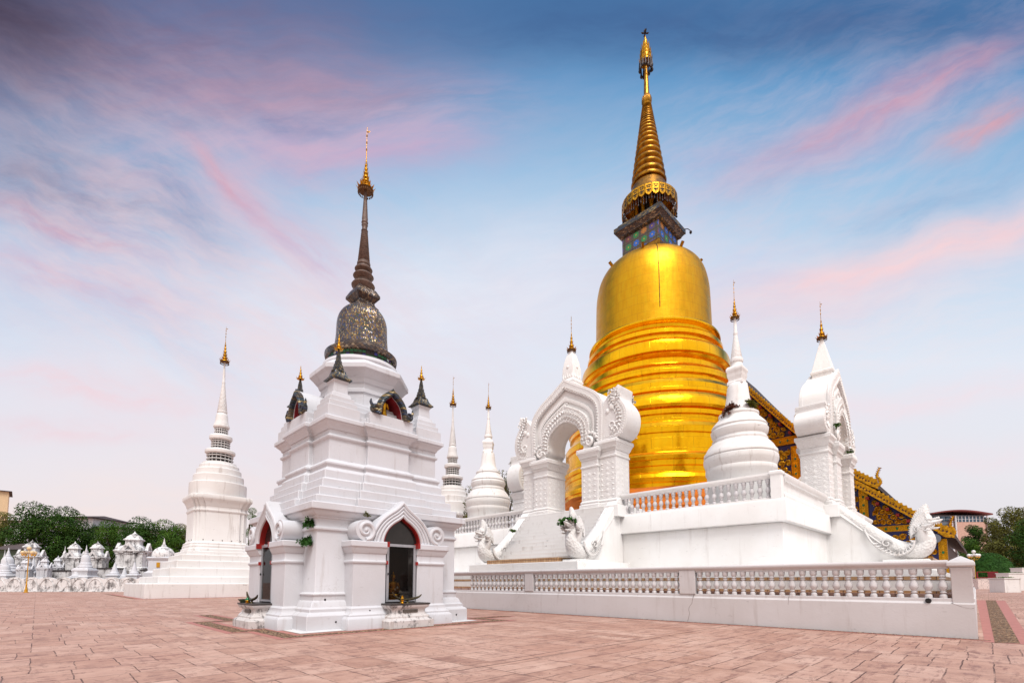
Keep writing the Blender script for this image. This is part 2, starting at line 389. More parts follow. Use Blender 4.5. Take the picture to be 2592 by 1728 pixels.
WHITE = plaster('white_plaster', (215, 215, 220), .2)
WHITE2 = plaster('brightened_warm_white', (250, 248, 246), .14)  # local brightening (dodge) of the terrace is put into this base colour
WHITE3 = plaster('lime_washed_plaster', (234, 231, 229), .3, sc=.6)
WALLP = plaster('wall_plaster', (216, 212, 213), .2)
DIRTY = plaster('weathered_lime', (232, 230, 230), .3, mould=1.0, mscale=.8)
SLAB_DIRTY = plaster('stained_altar_plaster', (214, 208, 206), .45, mould=.25, mscale=2.2)
BLACKSLAB = simple('dark_stone', (62, 56, 54), .5, 0, .4, 6)
RELIEF = relief('carved_stucco', (238, 235, 232))
RELIEF2 = relief('fine_carved_stucco', (240, 237, 235), 4.6, .3, .03)
RELIEF3 = relief('low_carved_stucco', (240, 237, 235), 5.5, .22, .03)
SCALES = scales_mat('naga_scales', (236, 233, 230))
GOLD = gold_sheet('gilded_copper_sheet', .34, .48, .16, .69)
GOLDD = gold_sheet('polished_gilded_sheet', .12, .26, .32, .97)
GOLDR = gold_plain('gilded_rings', (.44, .19, .008), .3, .22, 3.0)
GOLDF = gold_plain('gilded_filigree', (.66, .30, .010), .3, .2, 14.0)
GOLDC = gold_plain('gold_carving', (.74, .36, .018), .34, .35, 5.0)
DARKMETAL = simple('tarnished_metal', (52, 44, 44), .45, .6, .3, 8)
BRONZE = simple('aged_bronze', (84, 74, 52), .4, .7, .35, 9)
RED = simple('red_paint', (150, 30, 26), .45, 0, .12, 5)
REDIN = simple('crimson_lacquer', (134, 22, 30), .5, 0, .2, 3)
STEEL = simple('aluminium_frame', (176, 178, 184), .4, .5, .08, 6)
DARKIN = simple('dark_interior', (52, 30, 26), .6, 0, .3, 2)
CLOTH = simple('saffron_cloth', (226, 120, 12), .7, 0, .12, 3, .5)
GLASS = glass_mat()
TILE_A = [(0, lin((122, 102, 84))), (.26, lin((178, 142, 84))), (.40, lin((104, 104, 116))), (.58, lin((146, 126, 112))), (.76, lin((88, 104, 92))), (.85, lin((92, 98, 146))), (.93, lin((220, 200, 150)))]
MOS_BELL = mosaic('mirror_mosaic', 9.5, TILE_A, wrap=1.7, metal=.3, rough=.24)
MOS_DARK = mosaic('smoked_mosaic', 7.0, [(0, lin((92, 76, 68))), (.35, lin((120, 100, 84))), (.6, lin((76, 70, 72))), (.85, lin((150, 128, 104)))], wrap=1.2, metal=.35, rough=.3)
MOS_BAND = mosaic('jewel_mosaic', 4.2, [(0, lin((30, 96, 58))), (.3, lin((48, 52, 130))), (.55, lin((36, 32, 36))), (.8, lin((190, 190, 180)))], diag=False, wrap=2.0)
MOS_SMALL = mosaic('blue_green_mosaic', 9.0, [(0, lin((60, 74, 80))), (.3, lin((96, 84, 66))), (.55, lin((50, 62, 84))), (.8, lin((160, 140, 96)))], wrap=.8, metal=.1, rough=.35)
FLOWER = flower_tiles('flower_tiles', .78)
BROWNSTONE = simple('dark_brown_mosaic_stone', (104, 84, 74), .55, .15, .45, 9, .6)
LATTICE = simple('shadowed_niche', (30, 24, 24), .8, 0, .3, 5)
LEAF_DK = leafmat('dark_leaves', (.012, .036, .006), (.042, .095, .012), (.19, .16, .02))
LEAF_MID = leafmat('mid_leaves', (.022, .062, .008), (.07, .145, .016), (.23, .21, .025))
LEAF_OLIVE = leafmat('olive_leaves', (.045, .05, .012), (.15, .145, .028), (.30, .24, .04))
LEAF_HEDGE = leafmat('hedge_leaves', (.02, .06, .012), (.05, .14, .025), (.10, .22, .04))
DRY = simple('dry_fern', (112, 62, 44), .8, 0, .3, 8)
BARK = simple('bark', (74, 60, 48), .9, 0, .3, 4, .6)
PAVE = paving_mat(); GRAVEL = gravel_mat()
KERB = simple('red_kerb', (178, 116, 106), .7, 0, .15, 3)
TILEBR = None
def tile_riser():
    m, t = new_mat('ochre_step_tiles')
    x, y, z = t.sep(t.obj)
    b = t.node('ShaderNodeTexBrick'); t.put(b.inputs['Vector'], t.comb(t.m('ADD', x, y), z)); b.inputs['Scale'].default_value = 1
    b.offset = 0.0
    b.inputs['Brick Width'].default_value = .2; b.inputs['Row Height'].default_value = .2; b.inputs['Mortar Size'].default_value = .012
    b.inputs['Color1'].default_value = lin((196, 158, 116)); b.inputs['Color2'].default_value = lin((176, 132, 92)); b.inputs['Mortar'].default_value = lin((96, 70, 56))
    t.put(t.b.inputs['Base Color'], b.outputs['Color']); t.b.inputs['Roughness'].default_value = .4
    return m
TILEBR = tile_riser()
BLUE = simple('ultramarine_gable', (26, 30, 96), .35, .1, .25, 4)
GREENGLASS = simple('green_glass', (24, 110, 66), .2, .2, .2, 4)
ROOFDK = simple('dark_roof_tiles', (58, 44, 40), .7, 0, .25, 3)
CREAM = simple('cream_render', (226, 196, 156), .8, 0, .06, 1)
PALE = simple('pale_render', (214, 214, 218), .8, 0, .06, 1)
MAROON = simple('maroon_roof', (122, 60, 58), .6, 0, .1, 1)
BRICKW = simple('pink_brick', (202, 164, 148), .8, 0, .12, 2)
WINGL = simple('blue_window_glass', (70, 96, 116), .12, .2, .3, .6, 0)
GREYC = simple('grey_cladding', (112, 118, 128), .6, 0, .1, 1)
CORR = simple('corrugated_iron', (104, 92, 90), .6, .3, .2, 2)
LAMPW = simple('opal_globe', (236, 234, 230), .25, 0, .03, 2, 0)
YEL = simple('gold_paint', (206, 150, 36), .4, .3, .15, 5)
BLK = simple('black_plastic', (18, 18, 20), .35, 0, .1, 5)
PLAST_W = simple('white_tube', (238, 238, 240), .3, 0, .03, 4, 0)
GRNPAINT = simple('green_glaze', (58, 74, 52), .35, 0, .2, 8)
PETAL = simple('pale_lotus', (222, 226, 214), .5, 0, .1, 8)

# ------------------------------------------------------------------ mesh helpers
class MB:
    def __init__(s): s.v = []; s.f = []
    def add(s, vs, fs):
        o = len(s.v); s.v.extend([tuple(map(float, p)) for p in vs]); s.f.extend([tuple(i+o for i in f) for f in fs]); return s
    def box(s, x0, x1, y0, y1, z0, z1):
        return s.add([(x0, y0, z0), (x1, y0, z0), (x1, y1, z0), (x0, y1, z0), (x0, y0, z1), (x1, y0, z1), (x1, y1, z1), (x0, y1, z1)],
                     [(0, 3, 2, 1), (4, 5, 6, 7), (0, 1, 5, 4), (1, 2, 6, 5), (2, 3, 7, 6), (3, 0, 4, 7)])
    def rings(s, rs, cap=True, closed=True):
        n = len(rs[0]); vs = [p for r in rs for p in r]; fs = []
        for i in range(len(rs)-1):
            for j in range(n if closed else n-1):
                k = (j+1) % n
                fs.append((i*n+j, i*n+k, (i+1)*n+k, (i+1)*n+j))
        if cap and closed: fs.append(tuple(range(n-1, -1, -1))); fs.append(tuple((len(rs)-1)*n+j for j in range(n)))
        return s.add(vs, fs)
    def lathe(s, prof, n=32, c=(0, 0), ph=0.0):
        return s.rings([[(c[0]+max(r, .0005)*math.cos(2*PI*j/n+ph), c[1]+max(r, .0005)*math.sin(2*PI*j/n+ph), z) for j in range(n)] for r, z in prof])
    def plan(s, poly, prof, c=(0, 0)):
        """poly: CCW plan; prof: (offset, z)"""
        n = len(poly); off = []
        for i in range(n):
            a, b, d = poly[i-1], poly[i], poly[(i+1) % n]
            def nrm(p, q):
                l = math.hypot(q[0]-p[0], q[1]-p[1]); return ((q[1]-p[1])/l, -(q[0]-p[0])/l)
            n1, n2 = nrm(a, b), nrm(b, d); k = 1+n1[0]*n2[0]+n1[1]*n2[1]
            off.append(((n1[0]+n2[0])/k, (n1[1]+n2[1])/k))
        return s.rings([[(c[0]+p[0]+o[0]*d, c[1]+p[1]+o[1]*d, z) for p, o in zip(poly, off)] for d, z in prof])
    def square(s, prof, c=(0, 0)):
        return s.rings([[(c[0]-w, c[1]-w, z), (c[0]+w, c[1]-w, z), (c[0]+w, c[1]+w, z), (c[0]-w, c[1]+w, z)] for w, z in prof])
    def prism(s, poly, y0, y1):
        """poly in (x,z) extruded along y"""
        return s.rings([[(p[0], y0, p[1]) for p in poly], [(p[0], y1, p[1]) for p in poly]])
    def strip(s, A, B, y0, y1):
        """solid band between two curves A and B in (x,z)"""
        n = len(A)
        sec = [[(a[0], y0, a[1]), (b[0], y0, b[1]), (b[0], y1, b[1]), (a[0], y1, a[1])] for a, b in zip(A, B)]
        return s.rings(sec)
    def tube(s, path, rad, n=8, sq=(1, 1)):
        P = [Vector(p) for p in path]; rs = []; up = Vector((0, 0, 1))
        if not hasattr(rad, '__len__'): rad = [rad]*len(P)
        prev = None
        for i, p in enumerate(P):
            t = (P[min(i+1, len(P)-1)]-P[max(i-1, 0)]).normalized()
            if prev is None:
                ref = up if abs(t.z) < .95 else Vector((1, 0, 0)); a = t.cross(ref).normalized()
            else:
                a = (prev-t*prev.dot(t)).normalized()
            prev = a; b = a.cross(t)
            rs.append([tuple(p+(a*math.cos(2*PI*j/n)*sq[0]+b*math.sin(2*PI*j/n)*sq[1])*rad[i]) for j in range(n)])
        return s.rings(rs)
    def ell(s, c, r, n=8, m=5, rot=None):
        if not hasattr(r, '__len__'): r = (r, r, r)
        rs = []
        for i in range(m+1):
            a = -PI/2+PI*i/m; k = max(math.cos(a), .01)
            ring = []
            for j in range(n):
                v = Vector((r[0]*k*math.cos(2*PI*j/n), r[1]*k*math.sin(2*PI*j/n), r[2]*math.sin(a)))
                if rot is not None: v = rot @ v
                ring.append((c[0]+v.x, c[1]+v.y, c[2]+v.z))
            rs.append(ring)
        return s.rings(rs)
    def xf(s, M):
        s.v = [tuple(M @ Vector(p)) for p in s.v]; return s
    def join(s, o): return s.add(o.v, o.f)
    def mesh(s, name, mat, ang=38, flat=False):
        me = bpy.data.meshes.new(name); me.from_pydata(s.v, [], s.f)
        bm = bmesh.new(); bm.from_mesh(me); bmesh.ops.recalc_face_normals(bm, faces=bm.faces); bm.to_mesh(me); bm.free()
        if mat: me.materials.append(mat)
        if not flat:
            me.polygons.foreach_set('use_smooth', [True]*len(me.polygons)); me.set_sharp_from_angle(angle=R(ang))
        me.update(); return me
    def build(s, name, mat, parent=None, loc=None, rz=0.0, ang=38, flat=False, bev=0.0):
        o = bpy.data.objects.new(name, s.mesh(name, mat, ang, flat)); COL.objects.link(o)
        if parent is not None: o.parent = parent
        if loc is not None: o.location = loc
        o.rotation_euler = (0, 0, rz)
        if bev:
            b = o.modifiers.new('bevel', 'BEVEL'); b.width = bev; b.segments = 2; b.limit_method = 'ANGLE'; b.angle_limit = R(35); b.harden_normals = False
        return o
def thing(name, label, cat, loc=(0, 0, 0), rz=0.0, group=None):
    o = bpy.data.objects.new(name, None); COL.objects.link(o); o.empty_display_size = .3
    o.location = loc; o.rotation_euler = (0, 0, rz); o['label'] = label; o['category'] = cat
    if group: o['group'] = group
    return o
def tag(o, label, cat, group=None):
    o['label'] = label; o['category'] = cat
    if group: o['group'] = group
    return o
def struct(o, kind='structure'): o['kind'] = kind; return o
def kids(o): return [c for c in bpy.data.objects if c.parent == o]
def dup(o, loc, rz=None, label=None, scale=None):
    r = o.copy(); COL.objects.link(r); r.location = loc
    if rz is not None: r.rotation_euler = (0, 0, rz)
    if scale: r.scale = scale
    if label: r['label'] = label
    def rec(a, b):
        for ch in kids(a):
            c = ch.copy(); COL.objects.link(c); c.parent = b; rec(ch, c)
    rec(o, r); return r
def arc(cx, cz, r, a0, a1, n): return [(cx+r*math.cos(R(a0+(a1-a0)*i/n)), cz+r*math.sin(R(a0+(a1-a0)*i/n))) for i in range(n+1)]
def smooth_curve(pts, n=6):
    P = [np.array(p, float) for p in pts]; out = []
    for i in range(len(P)-1):
        p0 = P[max(i-1, 0)]; p1 = P[i]; p2 = P[i+1]; p3 = P[min(i+2, len(P)-1)]
        for j in range(n):
            t = j/n; out.append(tuple(.5*((2*p1)+(-p0+p2)*t+(2*p0-5*p1+4*p2-p3)*t*t+(-p0+3*p1-3*p2+p3)*t**3)))
    out.append(tuple(P[-1])); return out
def mirror(pts): return [(-p[0], p[1]) for p in reversed(pts)]
def spiral(cx, cz, r0, turns, a0, sgn=1, n=28, r1=.06):
    return [(cx+(r0+(r1-r0)*i/n)*math.cos(a0+sgn*turns*2*PI*i/n), cz+(r0+(r1-r0)*i/n)*math.sin(a0+sgn*turns*2*PI*i/n)) for i in range(n+1)]

class Ax:
    """a vertical axis standing at (u, v): heights and radii as seen in the photo"""
    def __init__(s, u, v):
        s.u, s.v = u, v; s.d = (u+v)/2**.5; s.l = (u-v)/2**.5; s.k = math.cos(math.atan2(s.l, s.d))
    def z(s, y): return zat(s.u, s.v, y)
    def r(s, hw, y): z = s.z(y); return hw*(s.d*math.cos(TILT)+(z-EYE)*math.sin(TILT))/FOC*s.k
    def prof(s, pts, sc, y0, k=1.0):
        """pts: (half width, row) in a zoomed crop with scale sc and first row y0 -> (r, z) from low to high"""
        out = [(s.r(h/sc, y0+y/sc)*k, s.z(y0+y/sc)) for h, y in pts]
        out.sort(key=lambda p: p[1]); return out

# ------------------------------------------------------------------ ground
mb = MB()
def sheet(x0, x1, y0, y1, z): mb.add([(x0, y0, z), (x1, y0, z), (x1, y1, z), (x0, y1, z)], [(0, 1, 2, 3)])
sheet(-900, 1500, -900, 1500, 0)
g = struct(mb.build('ground', PAVE))
def flat(name, poly, z, mat):
    m_ = MB(); m_.add([(p[0], p[1], z) for p in poly], [tuple(range(len(poly)))]); return struct(m_.build(name, mat, flat=True))
# gravel drains with red kerbs
def lpath(name, pts, w, z, mat):
    """mitred flat band along a rectilinear path"""
    m_ = MB(); n = len(pts); L = []; Rr = []
    for i in range(n):
        p = Vector((*pts[i], 0))
        d1 = (p-Vector((*pts[i-1], 0))).normalized() if i > 0 else None
        d2 = (Vector((*pts[i+1], 0))-p).normalized() if i < n-1 else None
        if d1 is None: d1 = d2
        if d2 is None: d2 = d1
        n1 = Vector((-d1.y, d1.x, 0)); n2 = Vector((-d2.y, d2.x, 0)); k = 1+n1.dot(n2)
        o = (n1+n2)/k*(w/2); L.append((p.x+o.x, p.y+o.y, z)); Rr.append((p.x-o.x, p.y-o.y, z))
    for i in range(n-1): m_.add([L[i], L[i+1], Rr[i+1], Rr[i]], [(0, 1, 2, 3)])
    return struct(m_.build(name, mat, flat=True))
drain = [(5.9, 27.2), (5.9, 25.2), (5.9, 22.35), (4.75, 22.35), (4.75, 17.35), (5.35, 17.35), (5.35, 14.55), (13.9, 14.55), (13.9, 16.2), (16.0, 16.2)]
lpath('kerb', drain, .95, .004, KERB)
lpath('gravel', drain, .5, .008, GRAVEL)
lpath('kerb', [(18.56, .02), (18.56, 40)], .34, .004, KERB)
lpath('gravel', [(18.66, .02), (18.66, 40)], .16, .008, GRAVEL)
flat('kerb', [(18.1, .14), (18.1, -.75), (60, -1.0), (60, .78)], .005, KERB)
flat('gravel', [(18.1, -.05), (18.3, -.52), (60, -.42), (60, .2)], .009, GRAVEL)
lpath('kerb', [(7.0, 84), (7.0, 57.0), (22.9, 57.0)], .9, .004, KERB)
lpath('gravel', [(6.75, 84), (6.75, 58.0)], .35, .008, GRAVEL)
# white apron under the little shrine
flat('apron', [(9.5-3.62, 18.8-3.62), (9.5+3.62, 18.8-3.62), (9.5+3.62, 18.8+3.62), (9.5-3.62, 18.8+3.62)], .012, WHITE3)
# fallen leaves and twigs by the wall
rnd = random.Random(4)
mb = MB()
for i in range(420):
    if rnd.random() < .8: x = 18.70-abs(rnd.gauss(0, .10)); y = rnd.uniform(.1, 22)
    else: x = rnd.uniform(3, 18); y = rnd.uniform(1.5, 14)
    a = rnd.uniform(0, 6.3); s = rnd.uniform(.012, .035)
    ca, sa = math.cos(a)*s, math.sin(a)*s
    mb.add([(x-ca, y-sa, .014), (x+sa*.5, y-ca*.5, .022), (x+ca, y+sa, .016), (x-sa*.5, y+ca*.5, .018)], [(0, 1, 2, 3)])
lv = mb.build('fallen_leaves', simple('dead_leaves', (96, 66, 48), .8, 0, .4, 9)); struct(lv, 'stuff')
# the raised court behind the balustrade
mb = MB(); mb.rings([[(19.021, .54, z), (62, 1.08, z), (62, 120, z), (19.021, 120, z)] for z in (.02, 1.25)])
struct(mb.build('court_floor', PAVE))

# ------------------------------------------------------------------ balusters
BAL_PROF = [(.092, 0), (.092, .07), (.08, .11), (.055, .135), (.05, .16), (.082, .18), (.082, .205), (.055, .225), (.075, .28), (.112, .36), (.115, .41), (.095, .50), (.058, .60), (.05, .635), (.086, .655), (.086, .68), (.055, .70), (.055, .715), (.09, .735), (.09, .76), (.07, .79), (.098, .84), (.105, .90), (.105, 1.0)]
def baluster_mesh(h, k=1.0, n=14):
    m_ = MB(); m_.lathe([(r*k, z*h) for r, z in BAL_PROF], n); return m_.mesh('baluster', WALLP, 50)
def put_balusters(me, parent, pts):
    for p in pts:
        o = bpy.data.objects.new('baluster', me); COL.objects.link(o); o.parent = parent; o.location = p

# ------------------------------------------------------------------ front balustrade wall
bw = thing('balustrade_wall', 'long low white wall with bottle balusters running along the pink pavement', 'balustrade wall', (18.74, .27, 0))
LW = 34.0
mb = MB()
# base, running along +y (v) and, past the corner, along +x (u)
def wall_base(m_, z0, z1, o0, o1):
    pass
mb.rings([[(0, 0, 0), (.28, 0, 0), (.28, 0, .97), (.24, 0, 1.03), (.24, 0, 1.14), (.05, 0, 1.14), (.05, 0, 1.03), (0, 0, .98)],
          [(0, LW, 0), (.28, LW, 0), (.28, LW, .97), (.24, LW, 1.03), (.24, LW, 1.14), (.05, LW, 1.14), (.05, LW, 1.03), (0, LW, .98)]])
mb.build('wall_base', WALLP, bw, bev=.012)
SK = .0125      # the side wall runs a touch off square
def skew(m_): m_.v = [(x, y+SK*max(0, x-.28), z) for x, y, z in m_.v]; return m_
mb = MB(); mb.rings([[(.281, 0, 0), (.281, .28, 0), (.281, .28, .97), (.281, .24, 1.03), (.281, .24, 1.14), (.281, .05, 1.14), (.281, .05, 1.03), (.281, 0, .98)],
          [(45, 0, 0), (45, .28, 0), (45, .28, .97), (45, .24, 1.03), (45, .24, 1.14), (45, .05, 1.14), (45, .05, 1.03), (45, 0, .98)]])
skew(mb).build('side_wall_base', WALLP, bw, bev=.012)
RAIL = [(.07, 2.0), (.07, 2.05), (.03, 2.09), (-.02, 2.13), (-.03, 2.16), (-.03, 2.21), (.0, 2.25), (.28, 2.25), (.31, 2.21), (.31, 2.16), (.30, 2.13), (.25, 2.09), (.21, 2.05), (.21, 2.0)]
mb = MB(); mb.rings([[(a, .52, b) for a, b in RAIL], [(a, LW, b) for a, b in RAIL]])
mb.build('handrail', WALLP, bw, bev=.008)
mb = MB(); mb.rings([[(.52, a, b) for a, b in RAIL], [(45, a, b) for a, b in RAIL]])
skew(mb).build('side_handrail', WALLP, bw, bev=.008)
for (a, b) in [(8.07, 8.73), (16.91, 17.52), (25.6, 26.2)]:
    mb = MB(); mb.box(.015, .265, a, b, 1.13, 2.09); mb.build('post', WALLP, bw, bev=.015)
mb = MB(); mb.square([(.225, 1.0), (.225, 1.98), (.235, 2.0), (.235, 2.03)], (.255, .255)); mb.build('corner_post', WALLP, bw, bev=.015)
mb = MB(); mb.square([(.24, 2.031), (.28, 2.06), (.30, 2.08), (.30, 2.17), (.27, 2.21), (.02, 2.36)], (.255, .255)); mb.build('post_cap', WALLP, bw, bev=.01)
bm1 = baluster_mesh(.86)
pts = []
for a, b in [(.50, 8.07), (8.73, 16.91), (17.52, 25.6)]:
    n = round((b-a)/.335); st = (b-a)/n
    if b > 20: n = 14
    pts += [(.145, a+st*(i+.5), 1.14) for i in range(n)]
put_balusters(bm1, bw, pts)
put_balusters(bm1, bw, [(.75+i*.335, .145+SK*(.47+i*.335), 1.14) for i in range(24)])
# cracks in the render
def crack(pts, w=.006, u=-.003):
    m_ = MB(); P = smooth_curve(pts, 3)
    r2 = random.Random(len(pts)); P = [(p[0]+r2.uniform(-.012, .012), p[1]+r2.uniform(-.012, .012)) for p in P]
    m_.rings([[(u, p[0]-w, p[1]), (u, p[0]+w, p[1]), (u+.02, p[0]+w, p[1]), (u+.02, p[0]-w, p[1])] for p in P]); return m_
mb = crack([(8.10, 1.14), (8.22, .75), (8.34, .55), (8.33, .3), (8.4, .03)]).join(crack([(.5, 1.02), (.35, .93), (.1, .86), (.03, .87)])).join(crack([(4.7, 1.12), (4.72, .95), (4.72, .82)], .003))
mb.build('crack', simple('crack_shadow', (120, 100, 94), .9), bw)

lt = thing('floodlight', 'small round black floodlight at the right end of the wall ledge', 'light', (18.76, 1.27, 1.06))
mb = MB(); mb.lathe([(.0, -.07), (.05, -.065), (.072, -.02), (.075, .03), (.06, .05), (.0, .05)], 16); mb.xf(Matrix.Rotation(R(-90), 4, 'Y')); mb.build('lamp_body', BLK, lt)
mb = MB(); mb.box(-.01, .09, -.02, .02, -.02, .02); mb.build('bracket', BLK, lt)
for (a, b, w) in [(4.7, 6.05, 'under the right stretch of handrail'), (12.5, 14.1, 'under the middle stretch of handrail'), (20.8, 22.0, 'beside the small shrine under the handrail')]:
    t_ = thing('tube_lamp', 'thin white tube lamp '+w, 'tube lamp', (18.83, a, 1.985), group='tube lamps under the handrail')
    mb = MB(); mb.tube([(0, .05, 0), (0, b-a-.05, 0)], .018, 8); mb.build('tube', PLAST_W, t_)
    for q in (0, b-a-.05): mb = MB(); mb.box(-.025, .025, q, q+.05, -.025, .015); mb.build('socket', PLAST_W, t_)

# ------------------------------------------------------------------ stepped plinth and terrace
UT, VT, SZ, FL = 25.6, 6.9, 26.0, 5.7
pl = thing('stepped_plinth', 'low white stepped plinth with ochre tile courses under the great terrace', 'plinth', (19.5, 1.3, 1.25))
def ring_box(m_, o, z0, z1):
    m_.box(UT-o, UT+SZ+o, VT-o, VT+SZ+o, z0, z1)
mb = MB(); ring_box(mb, 5.9, 1.32, 1.68); ring_box(mb, 5.45, 1.78, 2.1)
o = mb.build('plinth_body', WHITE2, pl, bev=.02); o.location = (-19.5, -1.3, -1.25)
mb = MB(); ring_box(mb, 5.93, 1.24, 1.325); ring_box(mb, 5.91, 1.675, 1.79)
o = mb.build('tile_course', TILEBR, pl); o.location = (-19.5, -1.3, -1.25)
mb = MB()
for i in range(3): mb.box(33.0, 38.6, .74+.2*i, 1.1+.2*i, 1.24+.0*i, 1.36+i*.12)
o = mb.build('side_step', TILEBR, pl); o.location = (-19.5, -1.3, -1.25)

te = thing('terrace', 'high white square terrace with balustrade that carries the golden stupa', 'terrace', (UT, VT, 2.75))
def T(m_, name, mat, bev=.02):
    o = m_.build(name, mat, te, bev=bev); o.location = (-UT, -VT, -2.75); return o
def tsq(prof):
    m_ = MB(); c = (UT+SZ/2, VT+SZ/2); m_.square([(SZ/2+o, z) for o, z in prof], c); return m_
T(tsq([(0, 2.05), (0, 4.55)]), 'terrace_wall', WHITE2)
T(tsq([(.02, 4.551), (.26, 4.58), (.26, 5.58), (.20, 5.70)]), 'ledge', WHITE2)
# balustrade on the front edge
GC = 19.9
def rail_y(y0, y1, name='handrail'):
    m_ = MB(); P = [(.10, 6.74), (.10, 6.80), (.03, 6.88), (.0, 6.92), (.0, 7.03), (.36, 7.03), (.36, 6.92), (.33, 6.88), (.26, 6.80), (.26, 6.74)]
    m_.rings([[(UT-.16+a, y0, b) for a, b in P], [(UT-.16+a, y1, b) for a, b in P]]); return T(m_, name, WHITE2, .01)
rail_y(VT+.41, GC-3.7); rail_y(GC+3.7, VT+SZ-.4)
for a, b in [(VT+.41, GC-3.7), (GC+3.7, VT+SZ-.4)]: mb = MB(); mb.box(UT-.08, UT+.12, a, b, 5.69, 5.80); T(mb, 'footrail', WHITE2)
bm2 = baluster_mesh(.94, 1.15)
pts = []
for a, b in [(VT+.41, GC-3.75), (GC+3.75, VT+SZ-.4)]:
    n = round((b-a)/.39); st = (b-a)/n; pts += [(UT+.02, a+st*(i+.5), 5.80) for i in range(n)]
put_balusters(bm2, te, [(p[0]-UT, p[1]-VT, p[2]-2.75) for p in pts])
for y in (VT+.2, VT+SZ-.2):
    mb = MB(); mb.square([(.24, 5.69), (.24, 6.9), (.29, 6.93), (.29, 7.06), (.24, 7.10)], (UT+.04, y)); T(mb, 'corner_post', WHITE2)
# moulded solid parapet along the right-hand edge
PP = [(.02, 5.69), (-.06, 5.72), (-.06, 5.95), (.0, 6.0), (.0, 6.08), (.05, 6.12), (.05, 6.55), (.0, 6.6), (-.04, 6.7), (-.08, 6.76), (-.13, 6.85), (-.13, 7.0), (.32, 7.0), (.32, 5.69)]
mb = MB(); mb.rings([[(UT+.32, VT+.0+a, b) for a, b in PP], [(38.4-3.3, VT+a, b) for a, b in PP]]); T(mb, 'parapet', WHITE2, .01)
mb = MB(); mb.rings([[(38.4+3.3, VT+.0+a, b) for a, b in PP], [(UT+SZ-.3, VT+a, b) for a, b in PP]]); T(mb, 'parapet', WHITE2, .01)
# dentil row on the parapet
for i in range(44): mb = MB(); x = UT+.45+i*.155; mb.box(x, x+.09, VT-.06, VT+.03, 6.61, 6.72); T(mb, 'dentil', WHITE2, 0)

PENDANT = simple('tarnished_gilt', (104, 70, 36), .45, .5, .3, 8)
# ------------------------------------------------------------------ gilded finial (tiered parasol on a spike)
def finial(parent, z0, H, Rr, tiers=6, wire=0.0, petals=10, mat=None, pend=True, c=(0, 0), n=16):
    mat = mat or GOLDF
    m_ = MB(); prof = []
    fr_ = lambda q: Rr*(.50*(1-q)+.46*math.exp(-9*q)+.03)
    for i in range(tiers):
        a = i/tiers; b = (i+1)/tiers; r0 = fr_(a); r1 = fr_(b)
        za, zb = z0+H*a, z0+H*b
        prof += [(r0*.72, za), (r0*1.0, za+.02*H), (r0*.95, za+.05*H), (r0*.62, za+(zb-za)*.6), (max(r1*.62, .01), zb-.005)]
    m_.lathe(prof, n, c)
    for i in range(tiers-1):
        a = i/tiers; r0 = fr_(a); z = z0+H*a
        k = max(5, petals-i)
        for j in range(k):
            t = 2*PI*j/k; w = r0*2.2/k
            e = Vector((math.cos(t), math.sin(t), 0)); s_ = Vector((-math.sin(t), math.cos(t), 0)); p = Vector((c[0], c[1], z+.03*H))+e*r0*.92
            m_.add([p-s_*w, p+s_*w, p+e*r0*.34+Vector((0, 0, H*.11)), p-e*.12*r0], [(0, 1, 2), (0, 3, 2), (1, 3, 2), (0, 1, 3)])
    f = m_.build('finial', mat, parent)
    if pend:
        m_ = MB(); k = petals*2
        for j in range(k):
            t = 2*PI*j/k; x, y = c[0]+Rr*.9*math.cos(t), c[1]+Rr*.9*math.sin(t)
            m_.tube([(x, y, z0+.02*H), (x*1.0, y, z0-.05*H)], Rr*.03, 4)
            m_.ell((x, y, z0-.075*H), (Rr*.09, Rr*.09, H*.03), 6, 4)
        m_.lathe([(Rr*.9, z0-.012*H), (Rr*.97, z0+.0*H), (Rr*.9, z0+.012*H)], 24, c)
        m_.build('pendant_ring', PENDANT, f)
    if wire:
        m_ = MB(); m_.tube([(c[0], c[1], z0+H*.97), (c[0], c[1], z0+H+wire)], [Rr*.05, Rr*.025], 6)
        for q in (.28, .5, .72): m_.ell((c[0], c[1], z0+H+wire*q), (Rr*.11, Rr*.11, Rr*.17), 6, 4)
        zb = z0+H+wire*.84     # little bird vane, pointing along the wire's right
        m_.add([(c[0]-Rr*.10*S2, c[1]+Rr*.10*S2, zb), (c[0]+Rr*.42*S2, c[1]-Rr*.42*S2, zb+Rr*.16), (c[0]+Rr*.3*S2, c[1]-Rr*.3*S2, zb-Rr*.12), (c[0]+.02, c[1]+.02, zb), (c[0]-.02, c[1]-.02, zb)],
               [(0, 1, 3), (0, 1, 4), (1, 2, 3), (1, 2, 4), (0, 2, 3), (0, 2, 4)])
        m_.build('weather_vane', mat, f)
    return f

